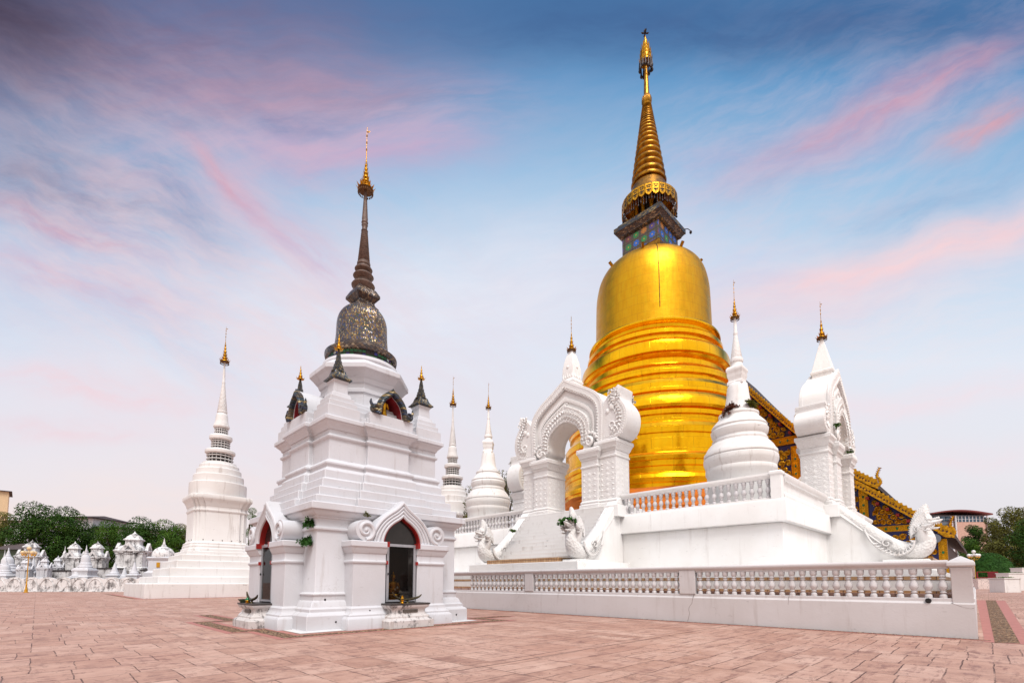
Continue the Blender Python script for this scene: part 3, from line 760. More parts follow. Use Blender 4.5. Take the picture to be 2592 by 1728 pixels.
def resample(pts, n):
    P = np.array(pts, float); d = np.r_[0, np.cumsum(np.hypot(*np.diff(P, axis=0).T))]
    t = np.linspace(0, d[-1], n); return [(float(np.interp(x, d, P[:, 0])), float(np.interp(x, d, P[:, 1]))) for x in t]
def offset_curve(pts, d):
    P = [np.array(p) for p in pts]; out = []
    for i, p in enumerate(P):
        t = P[min(i+1, len(P)-1)]-P[max(i-1, 0)]; t = t/(np.hypot(*t)+1e-9); out.append((p[0]-t[1]*d, p[1]+t[0]*d))
    return out
def beads(m_, pts, y, r, step, sq=1.0, ry=.6):
    L = sum(math.dist(pts[i], pts[i+1]) for i in range(len(pts)-1)); n = max(2, int(L/step))
    for p in resample(pts, n): m_.ell((p[0], y, p[1]), (r, r*ry, r*sq), 6, 4)
def leaves_along(m_, pts, y, size, step, sgn, lean=.5):
    """row of carved leaf tips standing along a curve"""
    L = sum(math.dist(pts[i], pts[i+1]) for i in range(len(pts)-1)); n = max(2, int(L/step)); P = resample(pts, n+1)
    for i in range(n):
        a, b = np.array(P[i]), np.array(P[i+1]); t = (b-a)/(np.hypot(*(b-a))+1e-9); nn = np.array((-t[1], t[0]))
        tip = (a+b)/2+nn*size+t*size*lean
        m_.add([(a[0], y, a[1]), (b[0], y, b[1]), (tip[0], y+sgn*size*.25, tip[1]), ((a[0]+b[0])/2, y+sgn*size*.55, (a[1]+b[1])/2)], [(0, 1, 3), (1, 2, 3), (2, 0, 3)])

# ------------------------------------------------------------------ gateways of the terrace
def gate(label, loc, rz, sk=1.0, pyr=False):
    g = thing('gateway', label, 'gateway', loc, rz, 'carved gateways of the terrace')
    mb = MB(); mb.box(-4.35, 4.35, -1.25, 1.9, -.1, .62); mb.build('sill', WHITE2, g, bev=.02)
    half_in = smooth_curve([(1.62, 4.55), (1.66, 4.8), (1.42, 5.0), (1.44, 5.5), (1.24, 6.05), (.85, 6.45), (.4, 6.68), (0, 6.78)], 5)
    half_out = [(2.95, 4.55), (3.0, 5.2), (3.05, 6.2), (3.05, 7.0), (2.95, 7.65), (2.55, 8.2), (1.95, 8.65), (1.2, 9.08), (.6, 9.45), (0, 9.85)]
    half_out = smooth_curve(half_out, 4)
    N = 40
    A = resample(half_in, N); B = resample(half_out, N)
    Af = A+mirror(A)[1:]; Bf = B+mirror(B)[1:]
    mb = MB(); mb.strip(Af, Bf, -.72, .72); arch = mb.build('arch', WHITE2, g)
    # proud carved bands, front and back
    def between(f): return [(q[0]*f+p[0]*(1-f), q[1]*f+p[1]*(1-f)) for p, q in zip(Bf, Af)]
    mb = MB()
    for s in (-1, 1): mb.strip([(p[0]*1.012, p[1]+.03) for p in Bf], between(.24), s*.70, s*.90)
    mb.build('outer_band', RELIEF3, arch, bev=.02)
    mb = MB()
    for s in (-1, 1): mb.strip(between(.40), between(.50), s*.70, s*.82)
    mb.build('middle_band', WHITE2, arch, bev=.02)
    mb = MB()
    for s in (-1, 1): mb.strip(between(.60), [(p[0]*.995, p[1]) for p in Af], s*.70, s*.98)
    mb.build('inner_band', RELIEF, arch, bev=.02)
    mb = MB(); 
    for s in (-1, 1):
        y = s*.90
        beads(mb, between(.04), y, .055, .135); beads(mb, between(.20), y, .055, .135)
        leaves_along(mb, between(.17)[2:-2], y, .17, .2, s)
        beads(mb, between(.45)[3:-3], s*.82, .05, .14)
        y = s*.98
        beads(mb, between(.63)[4:-4], y, .06, .15)
        leaves_along(mb, between(.86)[4:-4], y, .24, .26, s, .3); leaves_along(mb, between(.74)[4:-4], y, .2, .24, s, -.4)
        beads(mb, between(.96)[4:-4], y, .05, .13)
        # rosettes in the spandrel
        for (x, z) in [(0, 8.35), (0, 7.9)]:
            mb.ell((x, s*.73, z), (.16, .1, .16), 8, 5)
            for q in range(7): a = 2*PI*q/7; mb.ell((x+.24*math.cos(a), s*.73, z+.24*math.sin(a)), (.09, .07, .09), 6, 4)
        for sx in (-1, 1):
            # curling naga heads that end the inner arch
            P = spiral(2.1, 4.98, .30, 1.25, PI*.55, -1, 26, .05)
            mb.tube([(sx*p[0], s*1.0, p[1]) for p in P], [.12-.07*i/26 for i in range(27)], 7)
            mb.ell((sx*2.1, s*1.0, 4.98), (.1, .09, .1), 8, 5)
            for q in range(6): a = PI*.1+q*.42; mb.ell((sx*(2.1+.56*math.cos(a)), s*.95, 5.05+.56*math.sin(a)), (.12, .08, .12), 6, 4)
    mb.build('carving', WHITE2, arch)
    # upswept end scrolls
    sc = smooth_curve([(2.9, 4.9), (3.9, 4.86), (4.55, 5.25), (4.82, 5.95), (4.78, 6.7), (4.5, 7.3), (4.22, 7.75), (4.28, 8.5), (3.85, 8.2), (3.4, 7.85), (3.1, 7.4), (2.95, 6.6), (2.92, 5.8)], 4)
    sc = [(p[0], 4.88+(p[1]-4.88)*sk) for p in sc]
    for s in (-1, 1):
        mb = MB(); mb.prism([(s*p[0], p[1]) for p in sc], -.84, .84); v = mb.build('end_scroll', RELIEF3, arch, bev=.03)
        ins = [(p[0], p[1]) for p in sc[3:34]]
        for q in (-1, 1):
            y = q*.845; mb = MB()
            beads(mb, [(s*p[0], p[1]) for p in offset_curve(ins, .16)], y, .06, .15)
            beads(mb, [(s*p[0], p[1]) for p in offset_curve(ins, .36)], y, .05, .13)
            beads(mb, [(s*(3.2+.1*i), 5.1) for i in range(14)], y, .05, .14)
            leaves_along(mb, [(s*p[0], p[1]) for p in offset_curve(ins, .50)][::-s], y, .22, .22, q, .4); leaves_along(mb, [(s*p[0], p[1]) for p in offset_curve(ins, .72)][::-s], y, .2, .24, q, -.4)
            P = spiral(3.72, 4.88+.95*sk, .34*sk, 1.1, -PI/2, 1, 20, .06); mb.tube([(s*p[0], y, p[1]) for p in P], [(.07-.03*i/20)*sk for i in range(21)], 6)
            for (x, z, r) in [(3.75, 7.1, .2*sk), (3.95, 7.6, .15*sk), (3.45, 6.85, .16*sk)]: mb.ell((s*x, y, 4.88+(z-4.88)*sk), (r, r*.5, r*1.2), 8, 5)
            mb.build('scroll_carving', WHITE2, v)
    # piers
    def pier(x0, x1, hy, z1, z2, z3, name):
        cx = (x0+x1)/2; hx = (x1-x0)/2
        poly = [(cx-hx, -hy), (cx+hx, -hy), (cx+hx, hy), (cx-hx, hy)]
        m_ = MB(); m_.plan(poly, [(.12, .621), (.12, .85), (.05, .9), (.08, 1.02), (.02, 1.1), (0, 1.12), (0, z1), (.05, z1+.03), (.05, z1+.13), (0, z1+.16), (0, z2)])
        p = m_.build(name, RELIEF2, g, bev=.015)
        m_ = MB(); m_.plan(poly, [(.0, z2+.001), (.05, z2+.06), (.06, z2+.14), (.14, z2+.3), (.20, z2+.45), (.24, z2+.47), (.24, z3-.05), (.20, z3)])
        m_.build('capital', RELIEF2, p, bev=.015)
        m_ = MB(); nz = int((z1-1.2)/.36)
        for i in range(nz):
            z = 1.35+i*(z1-1.4)/nz
            for s in (-1, 1):
                for q in (-1, 0, 1):
                    r = .15 if q == 0 else .085; x = cx+q*hx*.66
                    m_.add([(x-r, s*hy, z), (x, s*hy, z-r), (x+r, s*hy, z), (x, s*hy, z+r), (x, s*(hy+.05), z)], [(0, 1, 4), (1, 2, 4), (2, 3, 4), (3, 0, 4)])
                ky = max(2, int(hy*2/.42))
                for q in range(ky):
                    y = -hy+hy*2*(q+.5)/ky; r = .13; xx = cx+s*hx
                    m_.add([(xx, y-r, z), (xx, y, z-r), (xx, y+r, z), (xx, y, z+r), (xx+s*.045, y, z)], [(0, 1, 4), (1, 2, 4), (2, 3, 4), (3, 0, 4)])
        k = 14
        for i in range(k):
            x = x0-.1+(x1-x0+.2)*(i+.5)/k
            for s in (-1, 1): m_.ell((x, s*(hy+.22), z3-.16), (.05, .045, .1), 6, 4); m_.ell((x, s*(hy+.10), z2+.25), (.05, .05, .12), 6, 4)
        m_.build('pier_carving', WHITE2, p)
    for s in (-1, 1):
        a, b = sorted((s*2.73, s*3.95)); pier(a, b, .78, 3.75, 4.15, 4.86, 'outer_pier')
        a, b = sorted((s*1.47, s*2.72)); pier(a, b, .98, 3.25, 3.75, 4.52, 'inner_pier')
    # bud spire
    mb = MB(); mb.square([(.54, 9.5), (.54, 9.70), (.58, 9.74), (.58, 9.86), (.52, 9.9), (.50, 10.0), (.47, 10.04), (.475, 10.4), (.455, 10.8), (.38, 11.3), (.27, 11.75), (.14, 12.08), (.05, 12.25)])
    if pyr: mb = MB(); mb.square([(.60, 9.4), (.60, 9.66), (.68, 9.72), (.68, 9.86), (.62, 9.9), (.60, 9.96), (.33, 11.1), (.05, 12.25)])
    sp = mb.build('spire', WHITE2, g, bev=.02)
    mb = MB()
    for q in range(4):
        M = Matrix.Rotation(q*PI/2, 4, 'Z'); t_ = MB()
        for i in range(5):
            x = -.38+i*.19; h = .5 if i % 2 == 0 else .34
            t_.add([(x-.1, -.48, 10.02), (x+.1, -.48, 10.02), (x, -.47, 10.02+h), (x, -.53, 10.14)], [(0, 1, 3), (1, 2, 3), (2, 0, 3)])
        t_.ell((0, -.455, 10.85), (.11, .06, .11), 8, 5)
        mb.join(t_.xf(M))
    if not pyr: mb.build('spire_leaves', WHITE2, sp)
    finial(g, 12.2, 1.35, .33, 5, 1.2)
    return g
GF = gate('white carved gateway with pointed arch at the head of the front steps', (25.85, GC, FL), R(-90), .92)
GR = gate('white carved gateway seen edge-on at the right, above the long naga stair', (38.6, 7.4, FL), 0, .5, True)
GR.scale = (1, 1, 1.08)
GL = gate('white carved gateway mostly hidden behind the front gateway', (37.5, 32.6, FL), R(180))

# ------------------------------------------------------------------ steps
def stair(label, loc, rz):
    s = thing('staircase', label, 'staircase', loc, rz, 'steep steps up to the terrace')
    n = 13; m_ = MB(); sec = [(-.85, -2.95), (-.85, .59)]
    for i in range(n):
        y = -1.05-i*.225; z = .55-i*.258; sec += [(y-.0, .59 if i == 0 else z), (y-.225 if i else y-.225, z if i else .59)] if i == 0 else [(y, z), (y-.225, z)]
    sec += [(sec[-1][0], -2.95)]
    m_.rings([[(-3.35, a, b) for a, b in sec], [(3.35, a, b) for a, b in sec]]); m_.build('steps', WHITE3, s, flat=True)
    for q in (-1, 1):
        P = [(-.25, -2.95), (-.25, 1.2), (-.7, 1.05), (-4.0, -2.5), (-4.3, -2.8), (-4.3, -2.95)]
        m_ = MB(); m_.rings([[(q*3.40, a, b) for a, b in P], [(q*4.05, a, b) for a, b in P]]); m_.build('cheek_wall', WHITE2, s, bev=.02)
    m_ = MB(); m_.box(-4.5, 4.5, -5.5, -.2, -3.7, -2.951); m_.build('landing', WHITE2, s, bev=.02)
    m_ = MB(); m_.box(-2.95, 2.95, -5.3, -4.0, -2.94, -2.70); m_.build('tile_step', TILEBR, s)
    return s
stair('narrow white steps rising to the front gateway', (25.85, GC, FL), R(-90))
stair('white steps with a tall plain cheek wall at the right side of the terrace', (38.6, 7.4, FL), 0)

# ------------------------------------------------------------------ nagas
def naga(label, loc, rz):
    """x runs forward down the stair, the foot at the origin"""
    nroot = thing('naga', label, 'naga sculpture', loc, rz, 'white nagas guarding the steps')
    path = smooth_curve([(-3.55, 0, 3.86), (-2.3, 0, 2.72), (-1.2, 0, 1.68), (-.45, 0, .98), (.05, 0, .66), (.50, 0, .56), (.88, 0, .75), (1.02, 0, 1.12), (.94, 0, 1.50), (.82, 0, 1.85)], 5)
    key = [.30, .31, .34, .40, .47, .50, .48, .43, .38, .34]
    rad = list(np.interp(np.linspace(0, len(key)-1, len(path)), range(len(key)), key))
    mb = MB(); mb.tube(path, rad, 14, (.95, 1.0)); body = mb.build('body', SCALES, nroot)
    mb = MB(); mb.tube([(p[0]+.02, s*.30, p[2]-.27*r/.31) for s in (1,) for p, r in zip(path[:22], rad[:22])], .06, 6)
    mb.tube([(p[0]+.02, -.30, p[2]-.27*r/.31) for p, r in zip(path[:22], rad[:22])], .06, 6)
    for s in (-1, 1):      # belly fin that sweeps round the chest
        P = smooth_curve([(-1.5, s*.40, 1.85), (-1.25, s*.43, 1.2), (-.75, s*.46, .62), (-.1, s*.5, .35), (.45, s*.53, .62), (.62, s*.5, 1.1)], 5)
        mb.tube(P, .06, 6); leaves = [(p[0], p[2]) for p in P[6:]]
        leaves_along(mb, leaves, s*.47, .22, .2, s, .4)
        P = spiral(-.55, 1.02, .26, 1.2, 0, 1, 18, .05); mb.tube([(p[0], s*.42, p[1]) for p in P], .045, 5)
    mb.build('fin', WHITE3, body)
    mb = MB()              # ringed belly plates on the chest
    for i in range(9):
        a = R(-70+i*17); c = Vector((.62, 0, .92)); mb.ell((c.x+.52*math.cos(a), 0, c.z+.52*math.sin(a)*1.1), (.09, .36, .07), 8, 5, Matrix.Rotation(-a-PI/2, 3, 'Y'))
    mb.build('belly_plates', WHITE3, body)
    # heads: a tall crested one in the middle and two smaller ones each side
    def head(c, k, yaw):
        h = MB()
        h.ell((.0, 0, .0), (.34, .25, .26), 12, 8)                                   # skull
        h.tube([(.05, 0, .06), (.34, 0, .10), (.60, 0, .16), (.74, 0, .24)], [.22, .17, .12, .04], 10, (1, .7))    # upper jaw, snout turned up
        h.tube([(.02, 0, -.12), (.30, 0, -.20), (.52, 0, -.20), (.62, 0, -.16)], [.16, .11, .08, .03], 10, (1, .6))  # lower jaw
        for s in (-1, 1):
            h.ell((.18, s*.19, .14), (.10, .07, .09), 8, 5)                          # eye and brow
            h.tube([(.05, s*.2, .2), (.22, s*.2, .28), (.34, s*.17, .24)], [.03, .05, .02], 6)
            for q in range(4): h.ell((.32+q*.09, s*.10, .0+q*.015), (.02, .02, .06), 5, 4)    # teeth
            P = spiral(-.12, -.1, .17, 1.1, PI*.4, 1, 14, .04); h.tube([(p[0], s*.24, p[1]) for p in P], .045, 5)
            for q in range(4): h.ell((-.2-.05*q, s*.2, .12-.14*q), (.12, .05, .07), 6, 4)    # cheek frill
        for q in range(5): h.ell((.30+q*.07, 0, .25+.02*q), (.06, .03, .07), 6, 4)
        M = Matrix.Translation(c) @ Matrix.Rotation(yaw, 4, 'Z') @ Matrix.Scale(k, 4)
        return h.xf(M)
    mb = head(Vector((1.0, 0, 1.92)), 1.0, 0); hd = mb.build('head', WHITE3, nroot)
    for s in (-1, 1):
        mb = head(Vector((.88, s*.40, 1.74)), .72, s*.35); mb.tube([(.95, s*.1, 1.0), (.92, s*.3, 1.35), (.86, s*.4, 1.7)], [.3, .24, .17], 10); mb.build('head', WHITE3, nroot)
    cr = smooth_curve([(.42, 1.2), (.40, 1.65), (.50, 2.1), (.66, 2.5), (.88, 2.82), (1.12, 3.02), (1.20, 2.8), (1.24, 2.5), (1.34, 2.28), (1.24, 2.05), (1.0, 1.85), (.8, 1.5)], 4)
    mb = MB(); n = len(cr)
    mid = [(p[0]*.6+.9*.4, p[1]*.6+2.0*.4) for p in cr]
    mb.rings([[(p[0], -.07, p[1]) for p in cr], [(p[0], .07, p[1]) for p in cr]])
    for s in (-1, 1):
        for i in range(0, n-1, 1):
            a, b, c_, d_ = cr[i], cr[(i+1) % n], mid[(i+1) % n], mid[i]
            mb.add([(a[0], s*.07, a[1]), (b[0], s*.07, b[1]), (c_[0], s*.2, c_[1]), (d_[0], s*.2, d_[1])], [(0, 1, 2, 3)])
        mb.add([(p[0], s*.2, p[1]) for p in mid], [tuple(range(n))])
    leaves_along(mb, cr[2:28], 0, .07, .11, 1, .5); leaves_along(mb, cr[2:28], 0, .07, .11, -1, .5)
    mb.build('crest', RELIEF2, hd)
    for s in (-1, 1):
        c2 = [(p[0]*.72+.18, p[1]*.62+.62) for p in cr]; m_ = MB(); m_.rings([[(p[0], s*.40-.06, p[1]) for p in c2], [(p[0], s*.40+.06, p[1]) for p in c2]]); m_.build('crest', RELIEF2, hd)
    mb = MB(); mb.box(-.75, 1.15, -.62, .62, .0, .12); mb.build('pedestal', WHITE2, nroot, bev=.02)
    return nroot
NG = naga('white naga rearing crested heads against the gilded gable, its body on the right-hand stair', (34.85, 3.39, 2.75), R(-90))
NG.scale = (1.06, 1.06, 1.06)
LN = kids(NG)
NA = dup(NG, (21.95, GC-3.72, 2.75), R(180), scale=(1, 1, 1), label='white naga at the front steps with a green plant growing on its heads')
NB = dup(NG, (21.95, GC+3.72, 2.75), R(180), scale=(1, 1, 1), label='white naga on the left of the front steps, nearest the small shrine')

# ------------------------------------------------------------------ the great golden stupa
gx = Ax(38.1, 20.2)
gs = thing('golden_stupa', 'huge gilded bell-shaped stupa with ringed golden spire', 'stupa', (gx.u, gx.v, FL))
def GB(m_, name, mat, parent=gs, ang=30, bev=0):
    m_.v = [(x, y, z-FL) for x, y, z in m_.v]; return m_.build(name, mat, parent, ang=ang, bev=bev)
def zy(y): return 560+y/2.24
def gz(y): return gx.z(zy(y))
def gr(h, y): return gx.r(h/2.24, zy(y))
def gzf(y, h):            # a row seen on the near side of the drum
    r = gr(h, y); q = Ax(gx.u-r*gx.u/math.hypot(gx.u, gx.v), gx.v-r*gx.v/math.hypot(gx.u, gx.v)); return q.z(zy(y))
bell = [(2.3, 30.36), (3.09, 30.12), (3.56, 29.86), (3.99, 29.52), (4.36, 29.06), (4.62, 28.5), (4.76, 27.95), (4.88, 27.2), (4.93, 26.3), (4.97, 24.6), (5.01, 22.7)]
bell = sorted(bell, key=lambda p: p[1]); bell = smooth_curve(bell, 4)
bell = [(bell[-1][0]*.5, bell[-1][1]+.25), (.3, bell[-1][1]+.3)][::-1][1:] and bell+[(bell[-1][0]*.6, bell[-1][1]+.12), (.2, bell[-1][1]+.16)]
mb = MB(); mb.lathe(bell, 96); GB(mb, 'bell', GOLD)
# mouldings below the bell, from the lip down to the terrace
F_ = lambda h, y: (gr(h, y), gzf(y, h))
def zr(row, r):           # a row seen on the near side of a drum of radius r metres
    n = math.hypot(gx.u, gx.v); return zat(gx.u-r*gx.u/n, gx.v-r*gx.v/n, row)
mould = [(5.012, 22.69), (5.30, 22.54), (5.58, 22.36), (5.63, 22.26), (5.62, 22.14), (5.5, 22.06), (5.28, 22.0)]
mould += [(r, zr(zy(y), r)) for r, y in [(5.24, 600), (5.65, 603), (5.8, 610), (5.82, 632), (5.6, 640), (5.6, 664), (6.05, 668), (6.25, 676), (6.32, 690), (6.32, 735), (6.18, 742), (6.30, 748), (6.12, 765), (5.95, 772), (5.98, 806), (6.5, 815), (6.7, 826), (6.72, 858), (6.5, 866), (6.5, 888),
    (6.95, 895), (7.15, 912), (7.2, 958), (7.05, 966), (7.3, 974), (7.55, 1004), (7.6, 1035), (7.52, 1052), (7.32, 1058), (7.45, 1066), (7.45, 1090), (7.25, 1098), (7.25, 1132), (7.65, 1140), (7.85, 1158), (7.85, 1195), (7.72, 1200), (7.80, 1306),
    (8.0, 1312), (8.15, 1325), (8.12, 1346), (7.95, 1352), (7.95, 1382), (7.85, 1388), (7.85, 1420), (8.15, 1428), (8.25, 1448), (8.2, 1476), (8.02, 1482), (8.02, 1512)]]
for i in range(1, len(mould)): mould[i] = (mould[i][0], min(mould[i][1], mould[i-1][1]-.015))
mb = MB(); mb.lathe(mould[::-1], 96); GB(mb, 'drum', GOLDD, ang=24)
zc = mould[-1][1]
rc = mould[-1][0]
# saffron cloth wound round the foot
mb = MB(); n = 160; rs = []
rnd = random.Random(8); ph = [rnd.uniform(0, 6.3) for _ in range(9)]
for i in range(15):
    z = FL+.02+(zc+.1-FL-.02)*i/14; ring = []
    for j in range(n):
        t = 2*PI*j/n; w = .05*math.sin(9*z+1.2*math.sin(3*t+ph[0]))+.035*math.sin(17*z+2*math.sin(5*t+ph[1])+ph[2])
        r = rc+.14+w+(.12 if i == 14 else 0)*math.sin(12*t); ring.append((r*math.cos(t), r*math.sin(t), z))
    rs.append(ring)
mb.rings(rs); GB(mb, 'cloth_wrap', CLOTH)
# spotlights and small pegs on the shoulder
for k in range(8):
    mb = MB(); t = 2*PI*k/8+.35; r = 4.05; z = 29.42; p = Vector((r*math.cos(t), r*math.sin(t), z)); e = Vector((math.cos(t)*.7, math.sin(t)*.7, .7))
    mb.tube([p-e*.1, p+e*.42], .13, 8); GB(mb, 'shoulder_peg', GOLDR)
mb = MB(); t = math.atan2(-gx.v, -gx.u)+.13   # lightning cable down the bell
mb.tube([((r+.03)*math.cos(t), (r+.03)*math.sin(t), z) for r, z in sorted(bell[2:-3], key=lambda q: -q[1])], .025, 5); GB(mb, 'cable', DARKMETAL)
# upper works
def qy(y): return 60+y/2.6125
def qz(y): return gx.z(qy(y))
def qr(h, y): return gx.r(h/2.6125, qy(y))
zbell = max(p[1] for p in bell)
HW = 1.80                                   # half width of the square harmika
zs0, zs1 = qz(1500)-2.0, qz(1372)
zf_ = qz(1432)
# gilded pyramid foot
mb = MB(); mb.square([(HW+.2, zf_-3.6), (HW+.2, zf_-2.0), (HW+.02, zf_-1.65)]); GB(mb, 'harmika_foot', GOLDR)
mb = MB(); mb.square([(HW, zs0-.4), (HW, qz(1375)-.6)]); hm = GB(mb, 'harmika', FLOWER)
mb = MB(); W2 = 2.34; a = qz(1375)-.78
mb.square([(HW+.02, a), (HW+.25, a+.12), (HW+.25, a+.2), (HW+.42, a+.45), (W2-.04, a+.55)]); GB(mb, 'harmika_cornice', MOS_DARK, hm)
mb = MB(); mb.square([(W2, a+.551), (W2, a+.95), (W2-.18, a+1.0), (W2-.30, a+1.3), (1.4, a+1.32)]); ab = GB(mb, 'harmika_slab', MOS_SMALL, hm)
za = a+1.32
# drum of standing figures under the parasol
Rsk = qr(180, 1165)
zt = zr(qy(1052), Rsk); zk1 = qz(1075); zk0 = zt+.2
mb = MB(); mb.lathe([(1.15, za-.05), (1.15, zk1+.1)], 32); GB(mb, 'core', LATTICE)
ng = 12
for k in range(ng):
    t = 2*PI*k/ng+.1; m_ = MB(); cx_, cy_ = 1.38*math.cos(t), 1.38*math.sin(t); h = max(1.0, zt-za+.05)
    m_.lathe([(.26, za), (.27, za+.08*h), (.17, za+.2*h), (.15, za+.45*h), (.22, za+.6*h), (.26, za+.72*h), (.10, za+.78*h), (.13, za+.84*h), (.12, za+.93*h), (.03, za+h)], 10, (cx_, cy_))
    GB(m_, 'standing_figure', GOLDC)
# parasol skirt of pierced plates
mb = MB(); mb.lathe([(qr(117, 1078)*.95, qz(1085)), (Rsk*.86, zt+.05), (Rsk*.97, zt-.12), (Rsk*.96, zt-.2), (1.2, zt-.3)][::-1], 64); ps = GB(mb, 'parasol', GOLDR)
hk = zr(qy(1055), Rsk)-zr(qy(1128), Rsk); npl = 26
for k in range(npl):
    t = 2*PI*k/npl; w = PI*Rsk/npl*.94; e = Vector((math.cos(t), math.sin(t), 0)); s_ = Vector((-math.sin(t), math.cos(t), 0)); p = e*Rsk
    zt2 = zt-.05; P = [(-w, 0), (w, 0), (w, -hk*.8), (w*.55, -hk*.94), (0, -hk*1.05), (-w*.55, -hk*.94), (-w, -hk*.8)]
    m_ = MB(); m_.rings([[tuple(p+s_*a+e*.0+Vector((0, 0, zt2+b))) for a, b in P], [tuple(p+s_*a+e*.06+Vector((0, 0, zt2+b))) for a, b in P]])
    pt = GB(m_, 'skirt_plate', GOLDC, ps)
    m_ = MB()
    for (a, b, r) in [(-.45, -.22, .07), (.45, -.22, .07), (-.2, -.38, .06), (.2, -.38, .06), (0, -.2, .05), (-.5, -.6, .07), (.5, -.6, .07), (0, -.62, .1), (-.2, -.78, .05), (.2, -.78, .05)]:
        c = p+s_*(a*w)+e*.062+Vector((0, 0, zt2+b*hk)); q = r*1.3
        m_.add([tuple(c+s_*q), tuple(c+Vector((0, 0, q))), tuple(c-s_*q), tuple(c-Vector((0, 0, q)))], [(0, 1, 2, 3)])
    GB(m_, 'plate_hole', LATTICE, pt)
mb = MB()
rnd = random.Random(3)
for k in range(64):
    t = 2*PI*k/64; x, y = Rsk*.99*math.cos(t), Rsk*.99*math.sin(t); L = rnd.uniform(.35, 1.0); zz = zt-.05-hk
    mb.tube([(x, y, zz+.2), (x, y, zz-L*.7)], .018, 4); mb.ell((x, y, zz-L*.75), (.07, .07, .10), 6, 4)
    if k % 2: mb.tube([(x, y, zz-.2), (Rsk*.99*math.cos(t+.09), Rsk*.99*math.sin(t+.09), zz-.3)], .015, 4)
GB(mb, 'bell_fringe', DARKMETAL, ps)
# ringed cone
prof = []; ys = [1078, 1032, 986, 942, 898, 856, 818, 784, 752, 724, 700, 680, 662, 646, 632, 620, 608, 597, 587, 577, 568, 560, 552, 545]
for i in range(len(ys)-1):
    y0, y1 = ys[i], ys[i+1]; f = lambda y: 31+(y-545)/(1078-545)*(117-31) if y > 545 else 31
    r0, r1 = qr(f(y0), y0), qr(f(y1), y1); z0_, z1_ = qz(y0), qz(y1); d = z1_-z0_
    prof += [(r0*.90, z0_), (r0*1.0, z0_+d*.12), (r0*1.02, z0_+d*.35), (r0*.97, z0_+d*.6), (r1*.93, z0_+d*.82), (r1*.88, z0_+d*.95)]
mb = MB(); mb.lathe(prof, 56); cone = GB(mb, 'ringed_cone', GOLDR, ang=50)
# lotus bud collar, shaft, top parasol
r0 = qr(30, 540)
mb = MB(); mb.lathe([(r0, qz(546)), (r0*1.05, qz(538)), (qr(22, 525), qz(525)), (qr(21, 505), qz(505)), (qr(26, 492), qz(492)), (qr(20, 486), qz(486)), (qr(19, 480), qz(480)), (qr(14, 335), qz(335)), (qr(12, 300), qz(300)), (qr(10, 255), qz(255))], 24)
for k in range(10):
    t = 2*PI*k/10; r = qr(25, 500)
    mb.ell((r*.9*math.cos(t), r*.9*math.sin(t), qz(512)), (.17, .17, .5), 6, 5)
sh = GB(mb, 'shaft', GOLDR)
prof = []
for (h, y) in [(39, 262), (41, 250), (36, 236), (33, 225), (34, 215), (28, 200), (28, 190), (22, 170), (22, 160), (16, 138), (16, 130), (10, 110), (9, 104), (4, 86), (2, 78)]: prof.append((qr(h, y), qz(y)))
mb = MB(); mb.lathe(prof, 24)
for (h, y, n) in [(41, 252, 14), (35, 216, 12), (29, 190, 10), (22, 160, 8)]:
    for k in range(n):
        t = 2*PI*k/n; r = qr(h, y); c = Vector((r*math.cos(t), r*math.sin(t), qz(y))); e = Vector((math.cos(t), math.sin(t), 0)); s_ = Vector((-math.sin(t), math.cos(t), 0)); w = PI*r/n
        mb.add([tuple(c-s_*w), tuple(c+s_*w), tuple(c+e*.10+Vector((0, 0, .45))), tuple(c-e*.1)], [(0, 1, 2), (0, 2, 3), (1, 2, 3)])
tp = GB(mb, 'top_parasol', GOLDF)
mb = MB()
for k in range(14):
    t = 2*PI*k/14; r = qr(42, 262); x, y = r*math.cos(t), r*math.sin(t)
    z0_ = qz(258); L = (qz(262)-qz(322))*rnd.uniform(.6, 1.0); mb.tube([(x, y, z0_), (x*1.02, y*1.02, z0_-L)], [.05, .10], 5); mb.ell((x, y, z0_-L), (.13, .13, .2), 6, 4)
GB(mb, 'hanging_bells', DARKMETAL, tp)
mb = MB(); zt0, zt1 = qz(82), qz(44)
mb.tube([(0, 0, zt0-.3), (0, 0, zt1)], [.06, .03], 6); h = zt1-zt0
mb.ell((0, 0, zt0+h*.78), (.13, .13, .24), 8, 5)
for k in range(4):
    t = PI/4+k*PI/2; mb.tube([(0, 0, zt0+h*.42), (.28*math.cos(t), .28*math.sin(t), zt0+h*.48), (.36*math.cos(t), .36*math.sin(t), zt0+h*.6)], [.05, .08, .02], 6)
GB(mb, 'top_bud', DARKMETAL, tp)
# small lamp arm on the slab
mb = MB(); mb.tube([(W2-.1, -W2+.1, za-.3), (W2+.35, -W2-.05, za-.1), (W2+.6, -W2-.2, za-.25)], .035, 6); mb.ell((W2+.6, -W2-.2, za-.38), (.13, .13, .16), 8, 5); GB(mb, 'lamp_arm', DARKMETAL, hm)

